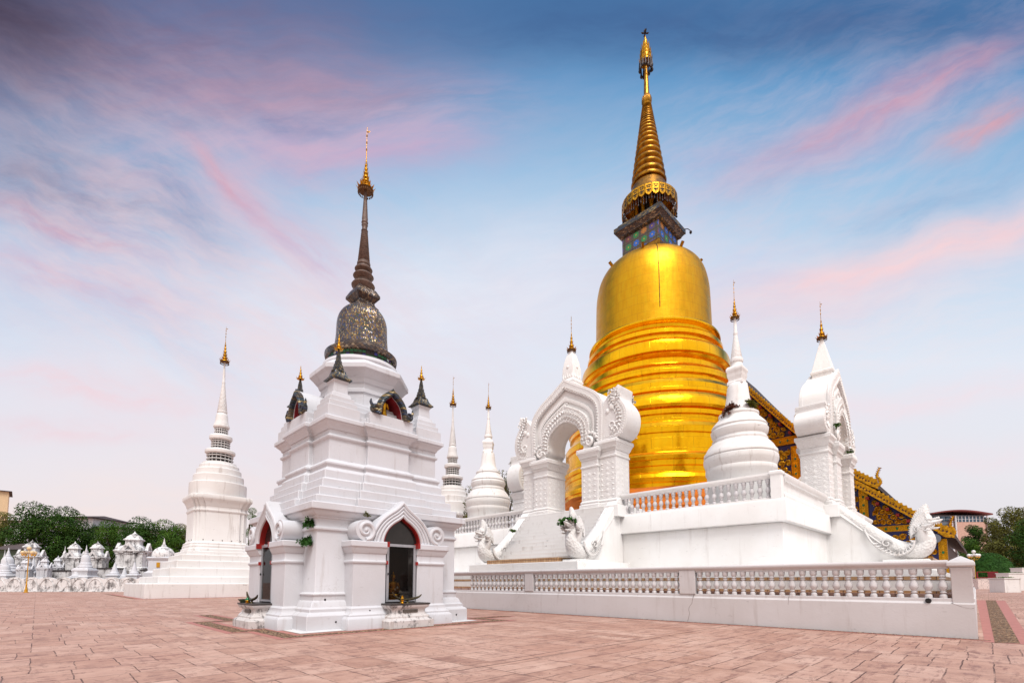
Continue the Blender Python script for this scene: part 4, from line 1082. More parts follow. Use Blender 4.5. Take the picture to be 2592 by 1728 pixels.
# ------------------------------------------------------------------ small white stupas on the terrace corners
sx_ = Ax(28.45, 9.75)
def ty(y): return 680+y/2.0635
def SP(pts): return [(sx_.r(h/2.0635, ty(y)), sx_.z(ty(y))) for h, y in pts]
ss = thing('corner_stupa', 'round white stupa with ferns on its mouldings, behind the right end of the terrace balustrade', 'stupa', (sx_.u, sx_.v, FL), group='white stupas at the terrace corners')
def SB(m_, name, mat, parent=ss, ang=35, bev=0):
    m_.v = [(x, y, z-FL) for x, y, z in m_.v]; return m_.build(name, mat, parent, ang=ang, bev=bev)
prof = SP([(182, 1140), (182, 1082), (189, 1070), (189, 1050), (186, 1046), (190, 1034), (197, 1018), (199, 1006), (197, 992), (190, 986), (196, 980), (194, 966), (186, 958), (176, 940), (160, 922), (152, 915), (146, 912), (148, 900), (141, 892), (140, 884), (148, 874), (152, 860), (153, 850), (146, 842), (144, 836), (148, 830), (140, 818), (122, 800), (108, 786), (104, 778), (108, 770), (106, 762), (92, 754)])
prof = [(prof[0][0], FL-.02)]+prof
mb = MB(); mb.lathe(prof, 64); SB(mb, 'body', plaster('streaked_white', (238, 236, 234), .3))
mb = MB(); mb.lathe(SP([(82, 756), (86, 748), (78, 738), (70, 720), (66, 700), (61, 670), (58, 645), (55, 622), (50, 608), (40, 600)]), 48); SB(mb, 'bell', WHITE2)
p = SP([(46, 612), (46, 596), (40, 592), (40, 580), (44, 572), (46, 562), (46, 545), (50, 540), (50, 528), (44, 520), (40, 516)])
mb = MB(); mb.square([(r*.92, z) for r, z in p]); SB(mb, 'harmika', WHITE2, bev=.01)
p = SP([(38, 518), (32, 508), (30, 494), (35, 490), (37, 482), (35, 474), (30, 470)])
ys = [470-i*7.4 for i in range(17)]
for i in range(16):
    h = 30-(470-ys[i])/(470-352)*20; q = SP([(h, ys[i]), (h*1.05, ys[i]-2), (h*.93, ys[i]-6)]); p += q
p += SP([(9, 350), (12, 342), (11, 334), (9, 326), (7.5, 270), (6, 258)])
mb = MB(); mb.lathe(p, 32); SB(mb, 'spire', WHITE2)
f0 = sx_.z(ty(258))-FL; f1 = sx_.z(ty(150))-FL; w1 = sx_.z(ty(58))-FL
finial(ss, f0, f1-f0, sx_.r(25/2.0635, ty(258)), 6, w1-f1, 12)
dup(ss, (27.9, 30.9, FL), R(40), 'round white stupa at the left end of the terrace, beside the front gateway')
dup(ss, (48.3, 10.3, FL), R(10), 'white stupa whose gilded finial alone shows beside the right gateway spire')

# ------------------------------------------------------------------ ringed white stupas (left foreground, and far behind the terrace)
lx = Ax(14.9, 64.9)
def vy(y): return 780+y/2.01
def LP(pts): return [(lx.r(h/2.01, vy(y)), lx.z(vy(y))) for h, y in pts]
ls = thing('ringed_stupa', 'tall white stupa on a wide stepped base at the left, with dark ringed lattice bands', 'stupa', (lx.u, lx.v, 0), group='white stupas with ringed lattice bands')
def redent(w, p=.16, b=.64, q=.83):
    """square plan with stepped corners, half width w"""
    k1, k2 = w*q, w*b; P = [(w, -k2), (w, k2), (w-p*1.0, k2), (w-p, k1), (k1, k1), (k1, w-p), (k2, w-p), (k2, w), (-k2, w), (-k2, w-p), (-k1, w-p), (-k1, k1), (-w+p, k1), (-w+p, k2), (-w, k2), (-w, -k2), (-w+p, -k2), (-w+p, -k1), (-k1, -k1), (-k1, -w+p), (-k2, -w+p), (-k2, -w), (k2, -w), (k2, -w+p), (k1, -w+p), (k1, -k1), (w-p, -k1), (w-p, -k2)]
    return P
def fz(y, w):        # row seen on the near corner of a square of half width w
    return zat(lx.u-w*.6, lx.v-w*1.0, vy(y))
mb = MB(); lv_ = [(7.5, 0, fz(1398, 7.5)), (6.3, 0, fz(1362, 6.3)), (5.2, 0, fz(1318, 5.2)), (4.5, 0, fz(1280, 4.5)), (3.95, 0, fz(1250, 3.95)), (3.45, 0, fz(1232, 3.4))]
z0 = 0; pr = []
for w, _, z1 in lv_: pr += [(w+.04, z0), (w, z1-.06), (w-.06, z1)]; z0 = z1+.001
mb.square(pr); mb.build('stepped_base', WHITE3, ls, bev=.03)
zb0 = z0; zb1 = lx.z(vy(962))
w0 = 2.72
def lz(y): return fz(y, 2.7)
pb = [(.42, zb0), (.40, lz(1222)), (.28, lz(1216)), (.30, lz(1206)), (.22, lz(1200)), (.24, lz(1192)), (.06, lz(1186)), (0, lz(1180)), (0, lz(1032)), (.08, lz(1028)), (.10, lz(1022)), (.03, lz(1016)), (.03, lz(1004)), (.10, lz(1000)), (.12, lz(992)), (.2, lz(986)), (.28, lz(976)), (.42, lz(968)), (.46, lz(964)), (.46, lz(948)), (.42, lz(944))]
mb = MB(); mb.plan(redent(w0, .22), pb); mb.build('body', WHITE3, ls, bev=.02)
zt1 = lz(944)
mb = MB(); 
for q in range(5): mb = MB(); mb.ell((w0*(-.7+.35*q), -w0-.03, lz(1176)), (.06, .03, .06), 8, 5); mb.build('vent_hole', BLK, ls)
for q in range(3): mb = MB(); mb.ell((-w0-.03, w0*(-.5+.5*q), lz(1176)), (.03, .06, .06), 8, 5); mb.build('vent_hole', BLK, ls)
zt1 = lz(944)
tp = LP([(149, 957), (149, 902), (146, 898), (132, 897), (131, 862), (128, 858), (117, 857), (116, 830), (112, 826), (104, 825), (103, 808), (99, 804), (90, 803), (88, 792), (70, 788)])
tp = [(tp[0][0]*.98, zt1-.05)]+tp
mb = MB(); mb.lathe(tp, 20, ph=R(9)); mb.build('dome_tiers', WHITE3, ls, ang=25)
def rings_band(y0, y1, h, hd, yd0, yd1, nr):
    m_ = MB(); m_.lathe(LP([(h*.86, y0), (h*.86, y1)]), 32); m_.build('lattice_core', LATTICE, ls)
    for i in range(nr):
        yy = y0+(y1-y0)*(i)/(nr-.4); q = lx.z(vy(yy)); r = lx.r(h/2.01, vy(yy)); m_ = MB()
        m_.lathe([(r*.8, q-.02), (r*1.0, q), (r*1.02, q+.03), (r*1.0, q+.065), (r*.8, q+.075)], 40); m_.build('ring', WHITE3, ls)
        if i < nr-1 or True:
            m_ = MB(); k = 18
            for j in range(k):
                t = 2*PI*j/k; m_.box(-.025, .025, -.025, .025, q+.07, q+abs(lx.z(vy(y0))-lx.z(vy(y1)))/nr); 
                n8 = 8
                for a in range(len(m_.v)-n8, len(m_.v)): x, y, z = m_.v[a]; m_.v[a] = (x+r*.93*math.cos(t), y+r*.93*math.sin(t), z)
            m_.build('lattice_bars', WHITE3, ls)
    m_ = MB(); m_.lathe(LP([(h*.9, yd1+2), (hd*.92, yd1), (hd, yd1-5), (hd, yd0+6), (hd*.9, yd0), (h*.8, yd0-3)]), 40); m_.build('disc', WHITE3, ls)
rings_band(792, 748, 70, 79, 724, 746, 3)
rings_band(720, 676, 50, 60, 650, 674, 4)
rings_band(645, 614, 36, 43, 596, 612, 3)
mb = MB(); mb.lathe(LP([(43, 606), (42, 598), (36, 586), (33, 570), (31, 550), (29, 540), (24, 536), (22, 532)]), 32); mb.build('bell', WHITE3, ls)
p = LP([(22, 536), (27, 532), (27, 526)])
ys = [524-i*7 for i in range(20)]
for y in ys:
    h = 25-(524-y)/(524-388)*17; p += LP([(h, y), (h*1.06, y-2), (h*.92, y-5)])
p += LP([(8, 384), (9.5, 380), (7, 374), (6.5, 340), (4, 282), (3.5, 272)])
mb = MB(); mb.lathe(p, 24); mb.build('spire', WHITE3, ls)
f0 = lx.z(vy(274)); f1 = lx.z(vy(166)); w1 = lx.z(vy(94))
finial(ls, f0, f1-f0, lx.r(25/2.01, vy(274)), 7, w1-f1, 12)
dup(ls, (44.4, 57.4, 0), R(12), 'white stupa with ringed lattice bands standing far behind the terrace, beside the small shrine', (1.02, 1.02, 1.02))

# ------------------------------------------------------------------ the little shrine in front
hx = Ax(9.5, 18.8)
sh_ = thing('shrine_stupa', 'white two-storey shrine with arched doors, dark mosaic bell and tall spire', 'stupa shrine', (hx.u, hx.v, 0))
def KA(m_, name, mat, parent=sh_, rz=0, ang=35, bev=0, flat=False): return m_.build(name, mat, parent, rz=rz, ang=ang, bev=bev, flat=flat)
a = 2.93
mb = MB(); mb.square([(3.36, 0), (3.32, .03), (3.32, .50), (3.27, .56), (3.19, .60), (3.19, .72), (3.13, .76), (3.07, .92), (2.99, .98), (2.99, 1.14), (3.02, 1.16), (3.02, 1.22), (2.95, 1.25), (2.93, 1.28), (2.93, 3.34), (2.99, 3.38), (2.99, 3.46), (2.94, 3.50), (2.93, 3.52),
    (2.93, 3.76), (2.98, 3.79), (2.98, 3.84), (3.04, 3.87), (3.13, 3.96), (3.15, 4.02), (3.24, 4.05), (3.24, 4.28), (3.20, 4.30)])
KA(mb, 'lower_storey', WHITE, bev=.02)
def bay(hw, b, p): return [(hw+p, -b), (hw+p, b), (hw, b), (hw, hw), (b, hw), (b, hw+p), (-b, hw+p), (-b, hw), (-hw, hw), (-hw, b), (-hw-p, b), (-hw-p, -b), (-hw, -b), (-hw, -hw), (-b, -hw), (-b, -hw-p), (b, -hw-p), (b, -hw), (hw, -hw)]
P0 = bay(2.32, .90, .17)
mb = MB(); mb.plan(P0, [(.70, 4.301), (.70, 4.56), (.66, 4.58), (.52, 4.59), (.52, 4.90), (.48, 4.92), (.34, 4.93), (.34, 5.24), (.30, 5.26), (.22, 5.28), (.22, 5.58), (.18, 5.62), (.10, 5.70), (.12, 5.78), (.16, 5.82), (.16, 5.90), (.10, 5.95), (.03, 6.0), (0, 6.02),
    (0, 6.78), (.06, 6.82), (.08, 6.86), (.08, 6.91), (.02, 6.95), (0, 6.97), (0, 7.12), (.05, 7.14), (.06, 7.2), (.13, 7.28), (.20, 7.34), (.21, 7.38), (.27, 7.4), (.27, 7.55), (.24, 7.57)])
KA(mb, 'upper_storey', WHITE, bev=.018)
mb = MB(); mb.plan(P0, [(.10, 7.571), (.09, 7.80), (-.06, 7.82), (-.06, 8.06), (-.22, 8.08), (-.22, 8.3), (-.40, 8.32), (-.40, 8.48), (-.6, 8.5), (-.6, 8.6)])
KA(mb, 'stepped_roof', WHITE, bev=.018)
# octagonal drum
def hz1(y): return hx.z(860+y/2.01)
def hz2(y): return hx.z(300+y/1.913)
def hr2(h, y): return hx.r(h/1.913, 300+y/1.913)
oz = hz1(222)
oct_ = [(1.50, 8.3), (1.50, oz-1.02), (1.56, oz-1.0), (1.56, oz-.86), (1.48, oz-.82), (1.48, oz-.62), (1.54, oz-.58), (1.60, oz-.42), (1.66, oz-.38), (1.80, oz-.20), (1.84, oz-.17), (1.90, oz-.12), (1.90, oz+.06), (1.86, oz+.09), (1.52, oz+.36)]
mb = MB(); mb.lathe([(r/math.cos(PI/8), z) for r, z in oct_], 8, ph=PI/8); KA(mb, 'octagon_drum', WHITE, bev=.015)
zt_ = hz2(1222)
mb = MB(); mb.lathe([(1.52, oz+.30), (1.60, oz+.42), (1.56, zt_+.0), (1.40, zt_+.06)], 48); KA(mb, 'round_drum', WHITE)
# mosaic bell
zL = hz2(1168)
Rl = hr2(176, 1168)
mb = MB(); mb.lathe([(Rl*.90, zt_+.02), (Rl*.91, zL-.16)], 64); KA(mb, 'jewel_band', MOS_BAND)
mb = MB(); mb.lathe([(Rl*.88, zL-.2), (Rl*.98, zL-.17), (Rl*1.0, zL-.05), (Rl*1.0, zL+.04), (Rl*.93, zL+.10), (Rl*.84, zL+.24), (Rl*.775, zL+.36)], 64); KA(mb, 'bell_lip', MOS_DARK)
b = [(hr2(132, 1100), zL+.34), (hr2(126, 1085), hz2(1080)), (hr2(124, 1050), hz2(1045)), (hr2(122, 1010), hz2(1005)), (hr2(114, 980), hz2(975)), (hr2(98, 955), hz2(950)), (hr2(72, 935), hz2(930)), (hr2(40, 925), hz2(922))]
mb = MB(); mb.lathe(smooth_curve(b, 4), 64); KA(mb, 'bell', MOS_BELL)
# harmika and discs
w1_ = .60
z1 = hz2(938)
mb = MB(); mb.square([(.52, z1-.25), (.50, hz2(925)), (.47, hz2(922)), (.40, hz2(912)), (.37, hz2(905)), (.37, hz2(896)), (.41, hz2(892)), (.50, hz2(880)), (.54, hz2(876)), (.54, hz2(864)), (.47, hz2(850)), (.40, hz2(836))])
KA(mb, 'harmika', MOS_DARK)
p = []
for (h, y) in [(30, 850), (28, 842), (36, 836), (56, 818), (58, 812), (54, 806), (36, 796), (30, 790), (30, 782), (48, 772), (51, 767), (46, 760), (32, 750), (28, 746), (42, 738), (44, 733), (40, 727), (30, 720), (29, 716), (33, 712), (33, 704), (29, 700)]: p.append((hr2(h, y), hz2(y)))
for i in range(16):
    y = 697-i*9.3; h = 28-(697-y)/(697-552)*13; p += [(hr2(h, y), hz2(y)), (hr2(h*1.08, y-3), hz2(y-3)), (hr2(h*.88, y-7), hz2(y-7))]
for (h, y) in [(15, 549), (17, 545), (13, 538), (13, 525), (16, 518), (14, 512), (17, 505), (14, 498), (15, 486), (14, 478), (11, 430), (8, 375), (6, 345)]: p.append((hr2(h, y), hz2(y)))
mb = MB(); mb.lathe(p, 32); KA(mb, 'spire', BROWNSTONE)
f0, f1, w1 = hz2(350), hz2(195), hz2(42)
finial(sh_, f0, f1-f0, hr2(40, 350), 8, w1-f1, 12)
# corner spirelets on little pedestals
def spirelet(x, y):
    m_ = MB(); m_.square([(.62, 7.572), (.62, 8.0), (.54, 8.02), (.54, 8.22), (.46, 8.24), (.46, 8.42), (.38, 8.44), (.34, 8.6), (.28, 8.62), (.26, 9.02), (.30, 9.06), (.30, 9.12)]); s_ = m_.build('corner_pedestal', WHITE, sh_, (x, y, 0), bev=.012)
    m_ = MB(); m_.square([(.30, 9.121), (.38, 9.14), (.39, 9.18), (.33, 9.24), (.25, 9.36), (.20, 9.52)]); m_.lathe([(.25, 9.5), (.25, 9.54), (.19, 9.57), (.20, 9.66), (.17, 9.70), (.17, 9.78), (.13, 9.82), (.13, 9.92), (.10, 9.96), (.09, 10.1), (.05, 10.3), (.02, 10.42)], 16); m_.build('mosaic_spirelet', MOS_SMALL, s_)
    finial(s_, 10.38, .62, .15, 5, 0, 8, GOLDC, pend=False, n=12)
for (x, y) in [(-1.86, -1.86), (1.86, -1.86), (-1.86, 1.86), (1.86, 1.86)]: spirelet(x, y)

def scroll_disc(m_, cx, cz, r, y0, y1, sgn):
    m_.rings([[(cx+r*math.cos(2*PI*j/28), y0, cz+r*math.sin(2*PI*j/28)) for j in range(28)], [(cx+r*math.cos(2*PI*j/28), y1, cz+r*math.sin(2*PI*j/28)) for j in range(28)]])
    P = spiral(cx, cz, r*.92, 1.6, -PI/2, sgn, 36, .03); m_.tube([(q[0], y0-.0, q[1]) for q in P], [.085-.05*i/36 for i in range(37)], 8)
    m_.ell((cx, y0, cz), (.07, .06, .07), 8, 5)
def porch(rz, tagw):
    fr = -3.55
    # pillars
    for s in (-1, 1):
        x0, x1 = sorted((s*.66, s*1.90)); poly = [(x0, fr), (x1, fr), (x1, -2.7), (x0, -2.7)]
        m_ = MB(); m_.plan(poly, [(.26, 0), (.26, .34), (.22, .40), (.17, .44), (.17, .50), (.10, .56), (.06, .64), (.06, .72), (.02, .76), (0, .78), (0, 2.24), (.04, 2.27), (.05, 2.33), (.01, 2.37), (0, 2.39), (0, 2.60), (.03, 2.62), (.04, 2.66), (.09, 2.74), (.10, 2.80), (.15, 2.84), (.15, 3.02), (.12, 3.04)])
        # keep the door side of the pillars straight
        lim = .64
        m_.v = [((max(x, lim) if s > 0 else min(x, -lim)), y, z) for x, y, z in m_.v]
        KA(m_, 'pillar', WHITE, rz=rz, bev=.012)
    # ogee pediment
    inn = smooth_curve([(.78, 3.02), (.77, 3.15), (.70, 3.36), (.55, 3.58), (.34, 3.76), (.14, 3.88), (0, 4.0)], 5)
    out = smooth_curve([(1.42, 3.06), (1.30, 3.30), (1.14, 3.58), (.90, 3.88), (.60, 4.12), (.28, 4.34), (0, 4.62)], 5)
    N = 26; A = resample(inn, N); B = resample(out, N); Af = A+mirror(A)[1:]; Bf = B+mirror(B)[1:]
    m_ = MB(); m_.strip(Af, Bf, fr-.04, -2.8); ar = KA(m_, 'pediment', WHITE, rz=rz)
    m_ = MB()
    for f_, w in [(.10, .06), (.34, .055), (.58, .055), (.84, .075)]:
        m_.tube([(q[0]*(1-f_)+r_[0]*f_, fr-.03, q[1]*(1-f_)+r_[1]*f_) for q, r_ in zip(Af, Bf)], w, 8)
    for s in (-1, 1): scroll_disc(m_, s*1.50, 3.41, .37, fr-.08, -2.75, -s)
    KA(m_, 'pediment_scrolls', WHITE, parent=ar)
    # red arch lining and dark tympanum
    N2 = [(q[0]*.93, 3.02+(q[1]-3.02)*.955) for q in Af]
    m_ = MB(); m_.strip([(q[0]*.985, 3.02+(q[1]-3.02)*.985) for q in Af], N2, fr-.02, fr+.25)
    for s in (-1, 1):
        x0, x1 = sorted((s*.60, s*.70)); m_.box(x0, x1, fr-.155, fr+.1, 2.86, 3.05); x0, x1 = sorted((s*.60, s*.67)); m_.box(x0, x1, fr-.06, fr+.1, 2.24, 2.37)
    KA(m_, 'red_arch_lining', RED, rz=rz)
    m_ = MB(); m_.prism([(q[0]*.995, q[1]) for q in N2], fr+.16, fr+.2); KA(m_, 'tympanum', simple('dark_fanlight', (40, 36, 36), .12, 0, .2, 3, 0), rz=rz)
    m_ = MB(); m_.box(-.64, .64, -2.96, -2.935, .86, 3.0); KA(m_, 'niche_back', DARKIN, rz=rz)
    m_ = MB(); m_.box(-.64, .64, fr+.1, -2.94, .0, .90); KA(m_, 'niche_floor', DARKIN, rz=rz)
    m_ = MB(); 
    for s in (-1, 1): x0, x1 = sorted((s*.52, s*.615)); m_.box(x0, x1, fr+.02, fr+.10, .90, 3.0)
    m_.box(-.515, .515, fr+.022, fr+.098, 2.9, 2.998); m_.box(-.515, .515, fr+.022, fr+.098, .90, .97)
    dr = KA(m_, 'door_frame', STEEL, rz=rz)
    m_ = MB(); m_.box(-.515, .515, fr+.055, fr+.062, .97, 2.9); m_.build('door_glass', GLASS, dr)
    m_ = MB(); m_.ell((-.56, fr+.0, 1.9), (.02, .03, .05), 6, 4); m_.build('door_lock', BLK, dr)
    # altar shelf
    m_ = MB(); poly = [(-.70, -4.10), (.70, -4.10), (.70, fr+.0), (-.70, fr+.0)]
    m_.plan(poly, [(.22, 0), (.22, .26), (.16, .31), (.10, .34), (.10, .40), (.02, .46), (-.02, .54), (-.02, .60), (.0, .66), (.06, .70), (.10, .76), (.10, .80)])
    m_.v = [(x, min(y, fr+.02), z) for x, y, z in m_.v]
    al = KA(m_, 'altar', SLAB_DIRTY, rz=rz, bev=.012)
    m_ = MB(); m_.box(-.82, .82, -4.22, fr+.0, .801, .86); m_.build('altar_slab', BLACKSLAB, al, bev=.008)
    m_ = MB(); m_.box(-.26, .34, -4.125, -4.06, .53, .63); m_.build('name_plaque', simple('dark_plaque', (92, 84, 78), .5, 0, .4, 12), al)
    m_ = MB()
    for x in (-1.28, ): m_.ell((x, fr-.06, .62), (.035, .02, .035), 8, 5)
    KA(m_, 'drain_hole', BLK, rz=rz)
porch(0, 'right'); porch(R(-90), 'left')
for q in [(-2.35, -3.325, .28), (2.75, -3.325, .28), (-2.6, -3.0, 1.02)]: mb = MB(); mb.ell(q, (.035, .02, .035), 8, 5); KA(mb, 'drain_hole', BLK)

# dormer niches with mosaic frames
def niche(rz):
    c0 = smooth_curve([(.68, 8.02), (.63, 8.22), (.58, 8.46), (.46, 8.70), (.26, 8.90), (.10, 9.01), (0, 9.12)], 4)
    c1 = [(q[0]*.72, 8.02+(q[1]-8.02)*.80) for q in c0]
    A = resample(c1, 22); B = resample(c0, 22); Af = A+mirror(A)[1:]; Bf = B+mirror(B)[1:]
    m_ = MB(); m_.strip([(q[0], q[1]) for q in Af], [(q[0]*.99, q[1]-.01) for q in Bf], -2.60, -1.0); h = KA(m_, 'dormer', WHITE, rz=rz)
    m_ = MB(); m_.box(-.95, .95, -2.66, -1.2, 7.58, 8.03); m_.build('dormer_sill', WHITE, h, bev=.012)
    m_ = MB(); m_.strip([(q[0]*1.02, q[1]) for q in Af], [(q[0]*1.05, q[1]+.05) for q in Bf], -2.72, -2.59)
    m_.tube([((a_[0]+b_[0])/2, -2.72, (a_[1]+b_[1])/2) for a_, b_ in zip(Af, Bf)], .07, 8)
    for s in (-1, 1):
        m_.rings([[(s*.74+.17*math.cos(2*PI*j/20), y, 8.20+.17*math.sin(2*PI*j/20)) for j in range(20)] for y in (-2.74, -2.58)])
        P = spiral(s*.74, 8.20, .17, 1.3, -PI/2, -s, 24, .03); m_.tube([(q[0], -2.74, q[1]) for q in P], .045, 6)
        m_.tube([(s*.86, -2.67, 8.3), (s*.93, -2.67, 8.42), (s*.91, -2.67, 8.54)], [.07, .05, .02], 6)
    m_.build('mosaic_frame', MOS_SMALL, h)
    m_ = MB(); m_.strip([(q[0]*.97, q[1]-.02) for q in Af], Af, -2.58, -1.75); m_.prism([(q[0]*.98, q[1]) for q in Af], -1.76, -1.73); m_.build('crimson_lining', REDIN, h)
niche(0); niche(R(-90))

def local(rz, x, y, z):
    c, s = math.cos(rz), math.sin(rz); return (hx.u+x*c-y*s, hx.v+x*s+y*c, z)
# standing gilded Buddha in the right-hand dormer
st = thing('standing_statue', 'small gilded standing statue inside the crimson dormer niche', 'statue', local(0, -.2, -2.4, 8.031), 0)
mb = MB(); mb.lathe([(.13, 0), (.14, .05), (.10, .08), (.11, .10)], 14); mb.build('pedestal', GOLDC, st)
mb = MB()
mb.rings([[(rx*math.cos(2*PI*j/14), ry*math.sin(2*PI*j/14), z) for j in range(14)] for rx, ry, z in [(.11, .06, .1), (.10, .06, .2), (.075, .05, .36), (.09, .055, .46), (.115, .06, .55), (.10, .05, .60), (.035, .035, .63), (.035, .035, .65), (.05, .055, .69), (.052, .058, .73), (.04, .045, .77), (.025, .025, .80), (.008, .008, .86)]])
for s in (-1, 1): mb.tube([(s*.11, 0, .57), (s*.135, -.02, .44), (s*.12, -.07, .36), (s*.11, -.1, .42)], [.035, .03, .024, .02], 8)
mb.build('figure', GOLDC, st)
# seated Buddha behind the glass of the right-hand door
def seated(rz, label, k=1.0):
    t_ = thing('seated_statue', label, 'statue', local(rz, -.2, -3.3, .90), rz)
    m_ = MB(); m_.lathe([(.27, 0), (.28, .06), (.22, .10), (.24, .16), (.29, .24), (.27, .28)], 20); m_.xf(Matrix.Diagonal((1, .7, 1, 1))); m_.build('lotus_throne', GOLDC, t_)
    m_ = MB(); m_.ell((0, 0, .36), (.27, .17, .09), 14, 6)
    m_.rings([[(rx*math.cos(2*PI*j/16), ry*math.sin(2*PI*j/16), z) for j in range(16)] for rx, ry, z in [(.15, .1, .33), (.12, .09, .46), (.14, .10, .58), (.17, .10, .68), (.14, .08, .73), (.05, .05, .76), (.05, .05, .79), (.085, .085, .84), (.09, .095, .90), (.075, .08, .96), (.04, .04, 1.0), (.015, .015, 1.09)]])
    for s in (-1, 1): m_.tube([(s*.16, 0, .68), (s*.22, -.02, .54), (s*.18, -.1, .44), (s*.04, -.16, .42)], [.05, .045, .04, .03], 8)
    m_.build('figure', GOLDC, t_)
seated(0, 'gilded seated statue behind the glass of the right-hand shrine door')
rnd = random.Random(12)
lb = thing('lotus_vase', 'vase of pale lotus buds behind the right-hand shrine door', 'vase of flowers', local(0, -.06, -3.38, .90))
mb = MB(); mb.lathe([(.06, 0), (.08, .05), (.07, .12), (.045, .17), (.06, .2)], 14); mb.build('vase', GRNPAINT, lb)
for i in range(7):
    a_ = 2*PI*i/7; x, y, z = .13*math.cos(a_), .045*math.sin(a_), .30+.08*(i % 3)
    mb = MB(); mb.tube([(0, 0, .15), (x*.6, y*.6, .24), (x, y, z)], .008, 5); s_ = mb.build('stem', LEAF_MID, lb)
    mb = MB(); mb.ell((x, y, z+.04), (.045, .04, .06), 8, 5)
    mb.build('bud', PETAL, s_)
# bronze boat-shaped horn stands and offerings on the altars
def horn(rz, x, label, flip=1):
    t_ = thing('horn_stand', label, 'altar ornament', local(rz, x, -4.0, .862), rz, 'bronze horn stands on the altar shelves')
    P = smooth_curve([(-.62, 0, .40), (-.52, 0, .26), (-.34, 0, .15), (-.1, 0, .12), (.12, 0, .13), (.34, 0, .17), (.50, 0, .22), (.60, 0, .30)], 5)
    n = len(P); m_ = MB(); m_.tube(P, [.012+.05*math.sin(PI*i/(n-1))**.7 for i in range(n)], 10, (1, .8)); m_.build('horn', BRONZE, t_)
    m_ = MB(); m_.lathe([(.10, 0), (.09, .02), (.04, .04), (.03, .10)], 12); m_.lathe([(.08, 0), (.07, .02), (.03, .04), (.03, .12)], 12, (-.28, 0)); m_.build('foot', BRONZE, t_)
    return t_
horn(0, -.02, 'curved bronze horn stand on the right-hand altar shelf'); horn(R(-90), .1, 'curved bronze horn stand on the left-hand altar shelf')
t_ = thing('brass_vase', 'small brass vase in front of the horn on the right-hand altar', 'vase', local(0, -.36, -4.2, .862))
mb = MB(); mb.lathe([(.05, 0), (.055, .02), (.035, .05), (.06, .11), (.065, .15), (.04, .2), (.035, .23), (.05, .26), (.045, .26), (.03, .22)], 16); mb.build('vase_body', GOLDC, t_)
mb = MB(); mb.lathe([(.068, .135), (.072, .15), (.068, .165)], 16); mb.build('vase_band', BRONZE, t_)
t_ = thing('ceramic_bowl', 'flat green glazed bowl on the left-hand altar shelf', 'bowl', local(R(-90), -.62, -4.05, .862))
mb = MB(); mb.lathe([(.12, 0), (.13, .02), (.19, .09), (.20, .12), (.185, .12), (.12, .04), (.01, .03)], 24); mb.build('bowl_body', GRNPAINT, t_)
mb = MB(); mb.lathe([(.198, .112), (.212, .12), (.212, .128), (.19, .128)], 24); mb.build('rim', BRONZE, t_)
t_ = thing('gold_offering', 'little golden offering dish beneath the left-hand horn', 'offering', local(R(-90), .14, -4.16, .862))
mb = MB(); mb.lathe([(.06, 0), (.07, .02), (.03, .05), (.08, .09), (.075, .10)], 14); mb.build('dish', GOLDC, t_)
mb = MB(); mb.lathe([(.07, .10), (.06, .15), (.02, .2), (.005, .22)], 12); mb.build('dish_cover', GREENGLASS, t_)

# ------------------------------------------------------------------ self-sown plants
def fern(loc, label, size=.35, n=14, mat=None, hang=False, seed=1):
    r_ = random.Random(seed); t_ = thing('fern', label, 'plant', loc, 0)
    m_ = MB(); ms = MB()
    for i in range(n):
        a_ = r_.uniform(0, 2*PI); L = size*r_.uniform(.5, 1.1); up_ = r_.uniform(-1.5, .9) if hang else r_.uniform(.1, 1.3)
        P = [Vector((0, 0, 0)), Vector((math.cos(a_)*L*.5, math.sin(a_)*L*.5, L*.35*up_+r_.uniform(.0, .12))), Vector((math.cos(a_)*L, math.sin(a_)*L, L*up_*.5-.1*L))]
        C_ = smooth_curve([tuple(p) for p in P], 5); ms.tube(C_, .006, 4)
        for j in range(1, len(C_)):
            c = Vector(C_[j]); d = (c-Vector(C_[j-1])).normalized(); s_ = d.cross(Vector((0, 0, 1))).normalized(); w = L*.24*(1-.5*j/len(C_))
            for q in (-1, 1):
                tip = c+s_*q*w*1.8+d*w*.6; m_.add([c-d*w*.5, tip, c+d*w*.5], [(0, 1, 2)])
                e = c+Vector((r_.uniform(-1, 1), r_.uniform(-1, 1), r_.uniform(-1.2, 1.2)))*w*1.3; m_.add([c, e+d*w, e-d*w*.4+Vector((0, 0, 1))*w*q], [(0, 1, 2)])
    m_.build('frond', mat or LEAF_MID, t_, flat=True); ms.build('stem', LEAF_DK if not mat else mat, t_)
    return t_
fern(local(0, -3.02, -2.55, 3.60), 'green fern sprouting by the left pediment scroll of the shrine', .24, 26, LEAF_HEDGE, True, 2)
fern(local(0, -3.05, -2.45, 2.98), 'green fern hanging over the left door capital of the shrine', .27, 30, LEAF_HEDGE, True, 3)
fern(local(0, -1.25, -3.3, 3.95), 'tiny plant in the angle above the right-hand pediment scroll', .16, 8, LEAF_OLIVE, False, 4)
fern((20.85, GC-3.55, 4.85), 'leafy green plant growing over the heads of the front naga', .55, 44, LEAF_HEDGE, False, 5)
fern((22.6, GC+2.6, 5.0), 'small green weed on the front steps beside the left naga rail', .26, 14, LEAF_MID, False, 6)
def on_axis(ax, z, r, ang): return (ax.u+r*math.cos(ang), ax.v+r*math.sin(ang), z)
zf_ = sx_.z(ty(745)); rf_ = sx_.r(90/2.0635, ty(745)); tv = math.atan2(-sx_.v, -sx_.u)
fern(on_axis(sx_, zf_-.1, rf_, tv-.55), 'dry reddish fern on the left shoulder of the corner stupa', .55, 26, DRY, True, 7)
